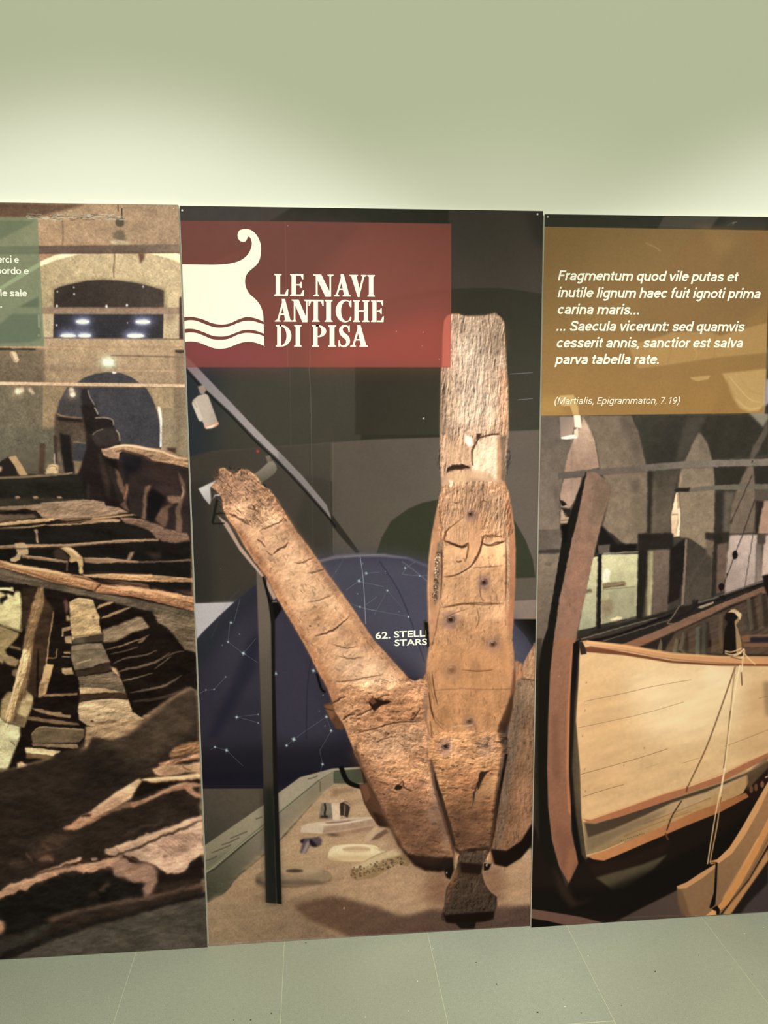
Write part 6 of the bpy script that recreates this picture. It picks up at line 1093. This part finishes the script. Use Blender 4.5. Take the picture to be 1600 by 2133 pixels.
# left panel
AL = art_left()
c = [(-0.926, 2.0), back(370.8, 426.5, AL.yp), back(432.4, 1972.5, AL.yp), None]
slope = (back(0, 1998, AL.yp)[1] - c[2][1]) / (back(0, 1998, AL.yp)[0] - c[2][0]); c[3] = (-0.926, c[2][1] + slope * (-0.926 - c[2][0]))
c[0] = (-0.926, back(0, 422.5, AL.yp)[1])
rt, mt, inv = panel(AL, c, 'panel with a photo of dark ship timbers and a green text field', 'left_print')
def sheet(*a, **k):
    o = flat(*a, **k); o.matrix_parent_inverse = inv; return o
g = sheet('text_field', AL, [[(-190, 438), (0, 452.5), (78.5, 452.8), (81.5, 529), (85, 575), (88, 640), (92.5, 721.2), (0, 721.2), (-190, 723)]], mt, 0.00015, rt, label='translucent green text field')
pen_text(AL, 'lettering', 'merci e', at(0, 400, 4, -82, 588), at(0, 400, 4, 160, 593), 14.6, g, wt=.185)
pen_text(AL, 'lettering', 'bordo e', at(0, 400, 4, -28, 684), at(0, 400, 4, 243, 687), 14.6, g, wt=.185)
pen_text(AL, 'lettering', 'le sale', at(0, 400, 4, 5, 870), at(0, 400, 4, 228, 872), 14.6, g, wt=.185)
pen_text(AL, 'lettering', '.', at(0, 400, 4, 3, 963), at(0, 400, 4, 17, 963), 14.6, g, wt=.185)
sheet('timber_picture', AL, ['0 1026 60 1026 205 1045 290 1070 300 1066 396.5 1100 408.5 1405 395 1432 350 1460 290 1500 240 1535 205 1550 178 1556 100 1585 0 1609'], mt, 0.0001, rt, label='printed picture of timbers in the hull')
sheet('arch_window_picture', AL, [zp(0, 400, 4, '450 960 450 815 500 790 600 765 720 740 850 732 980 738 1120 755 1240 782 1365 820 1362 1218 445 1212')], mt, 0.0001, rt, label='printed picture of a dark arched window with four lights')
screw(AL, 362, 435, rt, inv, .0016)

# centre panel
AC = art_centre()
c = [back(374.2, 428.5, 0), back(1131.5, 439.5, 0), back(1104.5, 1929, 0), back(435.5, 1970.5, 0)]
rt, mt, inv = panel(AC, c, 'middle panel with the wooden anchor photo and red title field', 'centre_print')
g = sheet('title_field', AC, [[(374.8, 458.5), (590, 461.5), (940.3, 466.5), (939.5, 640), (938.2, 764.6), (700, 764.8), (387, 764.3)]], mt, 0.00015, rt, label='translucent red title field', lim=(0.0003, 9))
K5 = (360, 415, 2.6667)
dup = lambda s: s
hull = zp(*K5, '43.5 362 43.5 362 150 364 250 364 320 357 380 338 420 303 437 262 438 235 430 214 418 209 411 224 405 233 390 238 372 230 361 212 361 190 372 173 395 166 425 168 452 184 474 212 488 250 490 285 484 330 468 362 440 387 417 408 404 435 402 467 411 500 430 530 455 551 480 580 496 615 503 650 504 681 504 681 480 669 440 657 405 655 360 670 315 690 270 696 220 689 170 669 120 656 80 653 55 657 55 657')
s1 = zp(*K5, '57 678 57 678 90 672 130 675 180 694 225 709 270 713 320 704 370 684 410 675 450 678 505 695 505 695 506 747 506 747 470 733 430 725 390 728 350 742 310 757 270 763 220 758 170 738 120 722 80 720 59 725 59 725')
s2 = zp(*K5, '60 745 60 745 90 740 130 743 170 757 215 776 262 781 310 775 360 753 400 743 440 744 480 751 507 762 507 762 508 815 508 815 470 800 430 792 390 795 350 808 310 824 270 831 230 828 180 810 140 795 100 790 62 793 62 793')
for nm, q in (('emblem_hull', hull), ('emblem_wave', s1), ('emblem_wave', s2)):
    o = flat(nm, AC, [q], M_ink, 0.0003, g, sm=1, lim=(0.0006, 9))
TOP = lambda a: a
serif_word(AC, 'LE', [(562, 642), (650, 730)], 537, 541, 414, 419, 562, 1127, g, Matrix())
serif_word(AC, 'NAVI', [(781, 893), (894, 988), (984, 1076), (1081, 1127)], 537, 542, 415, 421, 562, 1127, g, Matrix())
serif_word(AC, 'ANTICHE', [(567, 662), (660, 760), (754, 838), (843, 893), (905, 994), (1000, 1096), (1100, 1173)], 680, 683, 556, 563, 567, 1172, g, Matrix())
serif_word(AC, 'DI', [(571, 660), (674, 720)], 819, 820, 698, 700, 571, 1083, g, Matrix())
serif_word(AC, 'PISA', [(771, 856), (862, 912), (918, 988), (985, 1083)], 820, 820, 699, 702, 771, 1083, g, Matrix())
s = sheet('globe_picture', AC, [GLOBE.replace('400 1345 409 1332', '412.5 1332').replace('400 1642', '424.5 1642').replace('1125 ', '1108 ').replace('1112 1352', '1108 1345')], mt, 0.00008, rt, label='printed picture of a dark blue star globe')
s = sheet('anchor_picture', AC, [ARM_R.replace('1121', '1110').replace('1112 1340', '1109 1345')], mt, 0.00014, rt, label='printed picture of an ancient wooden anchor', lim=(-9, 0.9222))
for q in (SHANK, ARM_L, FOOT):
    s = sheet('anchor_picture', AC, [q], mt, 0.00014 + 0.00003 * len(q) / 900, rt)
sheet('support_post_picture', AC, ['534 1186 548 1192 564 1260 573 1300 580 1600 587 1884 554 1880 548 1600 541 1400'], mt, 0.00011, rt, label='printed picture of a grey metal post')
K10 = (740, 1280, 4.1026)
for tx, a, b_, cp, cl in (('62.', (173, 208), (300, 203), 13.2, None), ('STELLI', (331, 196), (618, 186), 12.6, 887.5), ('STARS', (337, 268), (614, 258), 12.4, 889.5)):
    o = line_text(AC, 'caption_lettering', tx, at(*K10, *a), at(*K10, *b_), cp, rt, inv, M_ink, weight=.02, clip=cl, off=.0002)
screw(AC, 379.6, 438.3, rt, inv); screw(AC, 1119.8, 446.3, rt, inv)

# right panel
AR = art_right()
c = [back(1135, 446, AR.yp), None, None, back(1106.8, 1932, AR.yp)]
a = back(1600, 452, AR.yp); b_ = back(1600, 1898, AR.yp)
c[1] = (1.852, a[1] + (a[1] - c[0][1]) / (a[0] - c[0][0]) * (1.852 - a[0])); c[2] = (1.852, b_[1] + (b_[1] - c[3][1]) / (b_[0] - c[3][0]) * (1.852 - b_[0]))
rt, mt, inv = panel(AR, c, 'panel with a photo of a planked boat and an ochre quotation field', 'right_print')
g = sheet('text_field', AR, [[(1134.4, 472.5), (1350, 476.5), (1602, 480), (1600, 640), (1596, 760), (1591.5, 860.5), (1350, 863.5), (1127.5, 865.5)]], mt, 0.00015, rt, label='translucent ochre quotation field')
K13 = (1110, 430, 3.2653)
for tx, a, b_ in (('Fragmentum quod vile putas et', (170, 502), (1398, 511)), ('inutile lignum haec fuit ignoti prima', (168, 618), (1548, 626)), ('carina maris...', (168, 732), (722, 735)), ('... Saecula vicerunt: sed quamvis', (160, 846), (1440, 850)), ('cesserit annis, sanctior est salva', (162, 960), (1428, 960)), ('parva tabella rate.', (148, 1073), (857, 1072))):
    pen_text(AR, 'lettering', tx, at(*K13, *a), at(*K13, *b_), 20.6, g, wt=.18, shear=.22)
pen_text(AR, 'lettering', '(Martialis, Epigrammaton, 7.19)', at(*K13, 148, 1345), at(*K13, 1000, 1342), 14.2, g, wt=.105, shear=.22)
sheet('boat_picture', AR, [HULL.replace('1995', '1620')], mt, 0.0001, rt, label='printed picture of a pale planked hull')
sheet('stem_picture', AR, [STEM], mt, 0.00013, rt, label='printed picture of the tall curved stem post')
screw(AR, 1141.3, 452.2, rt, inv, .002)
# fine debris on the floor
M_crumb = principled('crumb', (0.07, 0.07, 0.06), 0.9, 0.1); M_crumb2 = principled('pale_crumb', (0.72, 0.70, 0.56), 0.9, 0.1)
def floor_point(u, v_):
    d = RM @ np.array([(u - 800) / FPX, 1.0, -(v_ - 1066.5) / FPX]); k = 0.0048
    # plane z = 0.0025 - k x
    t = (0.0025 - k * CAM[0] - CAM[2]) / (d[2] + k * d[0]); return CAM + t * d
def grit_mesh(name, mat, seed):
    bm = bmesh.new(); bmesh.ops.create_icosphere(bm, subdivisions=1, radius=1.0); r = np.random.RandomState(seed)
    for q in bm.verts: q.co *= r.uniform(.75, 1.15); q.co.z *= .45
    me = bpy.data.meshes.new(name); bm.to_mesh(me); bm.free(); me.materials.append(mat); return me
gd, gp = grit_mesh('grit', M_crumb, 1), grit_mesh('grit', M_crumb2, 2)
for me, lst, lab, grp in ((gd, ((992, 2005, 1.6), (1035, 2050, 2.2), (1174, 2081, 1.6), (1211, 2110, 1.5), (1365, 2024, 2.0), (1456, 1990, 1.7), (1567, 2030, 1.6), (1295, 2095, 1.5), (637, 1964, 1.8), (565, 2111, 1.7), (522, 2125, 2.0), (487, 2125, 1.5), (1120, 2109, 2.6)), 'tiny dark speck of grit lying on the grey-green floor', 'dark grit on the floor'),
                          (gp, ((1177, 2097, 2.4), (870, 2044, 2.0), (850, 2106, 1.8), (1225, 1991, 2.0), (1551, 1945, 1.8), (1590, 1932, 2.2), (761, 2119, 1.8), (902, 1976, 1.5)), 'tiny pale speck of grit lying on the grey-green floor', 'pale grit on the floor')):
    for k, (u, v_, r) in enumerate(lst):
        o = link(bpy.data.objects.new('grit', me)); p = floor_point(u, v_); o.location = (p[0], p[1], p[2] + r * 0.0003)
        o.scale = (r * 0.001 * 1.3, r * 0.001, r * 0.001); o.rotation_euler = (0, 0, k * 1.3); o['label'] = lab; o['category'] = 'grit'; o['group'] = grp
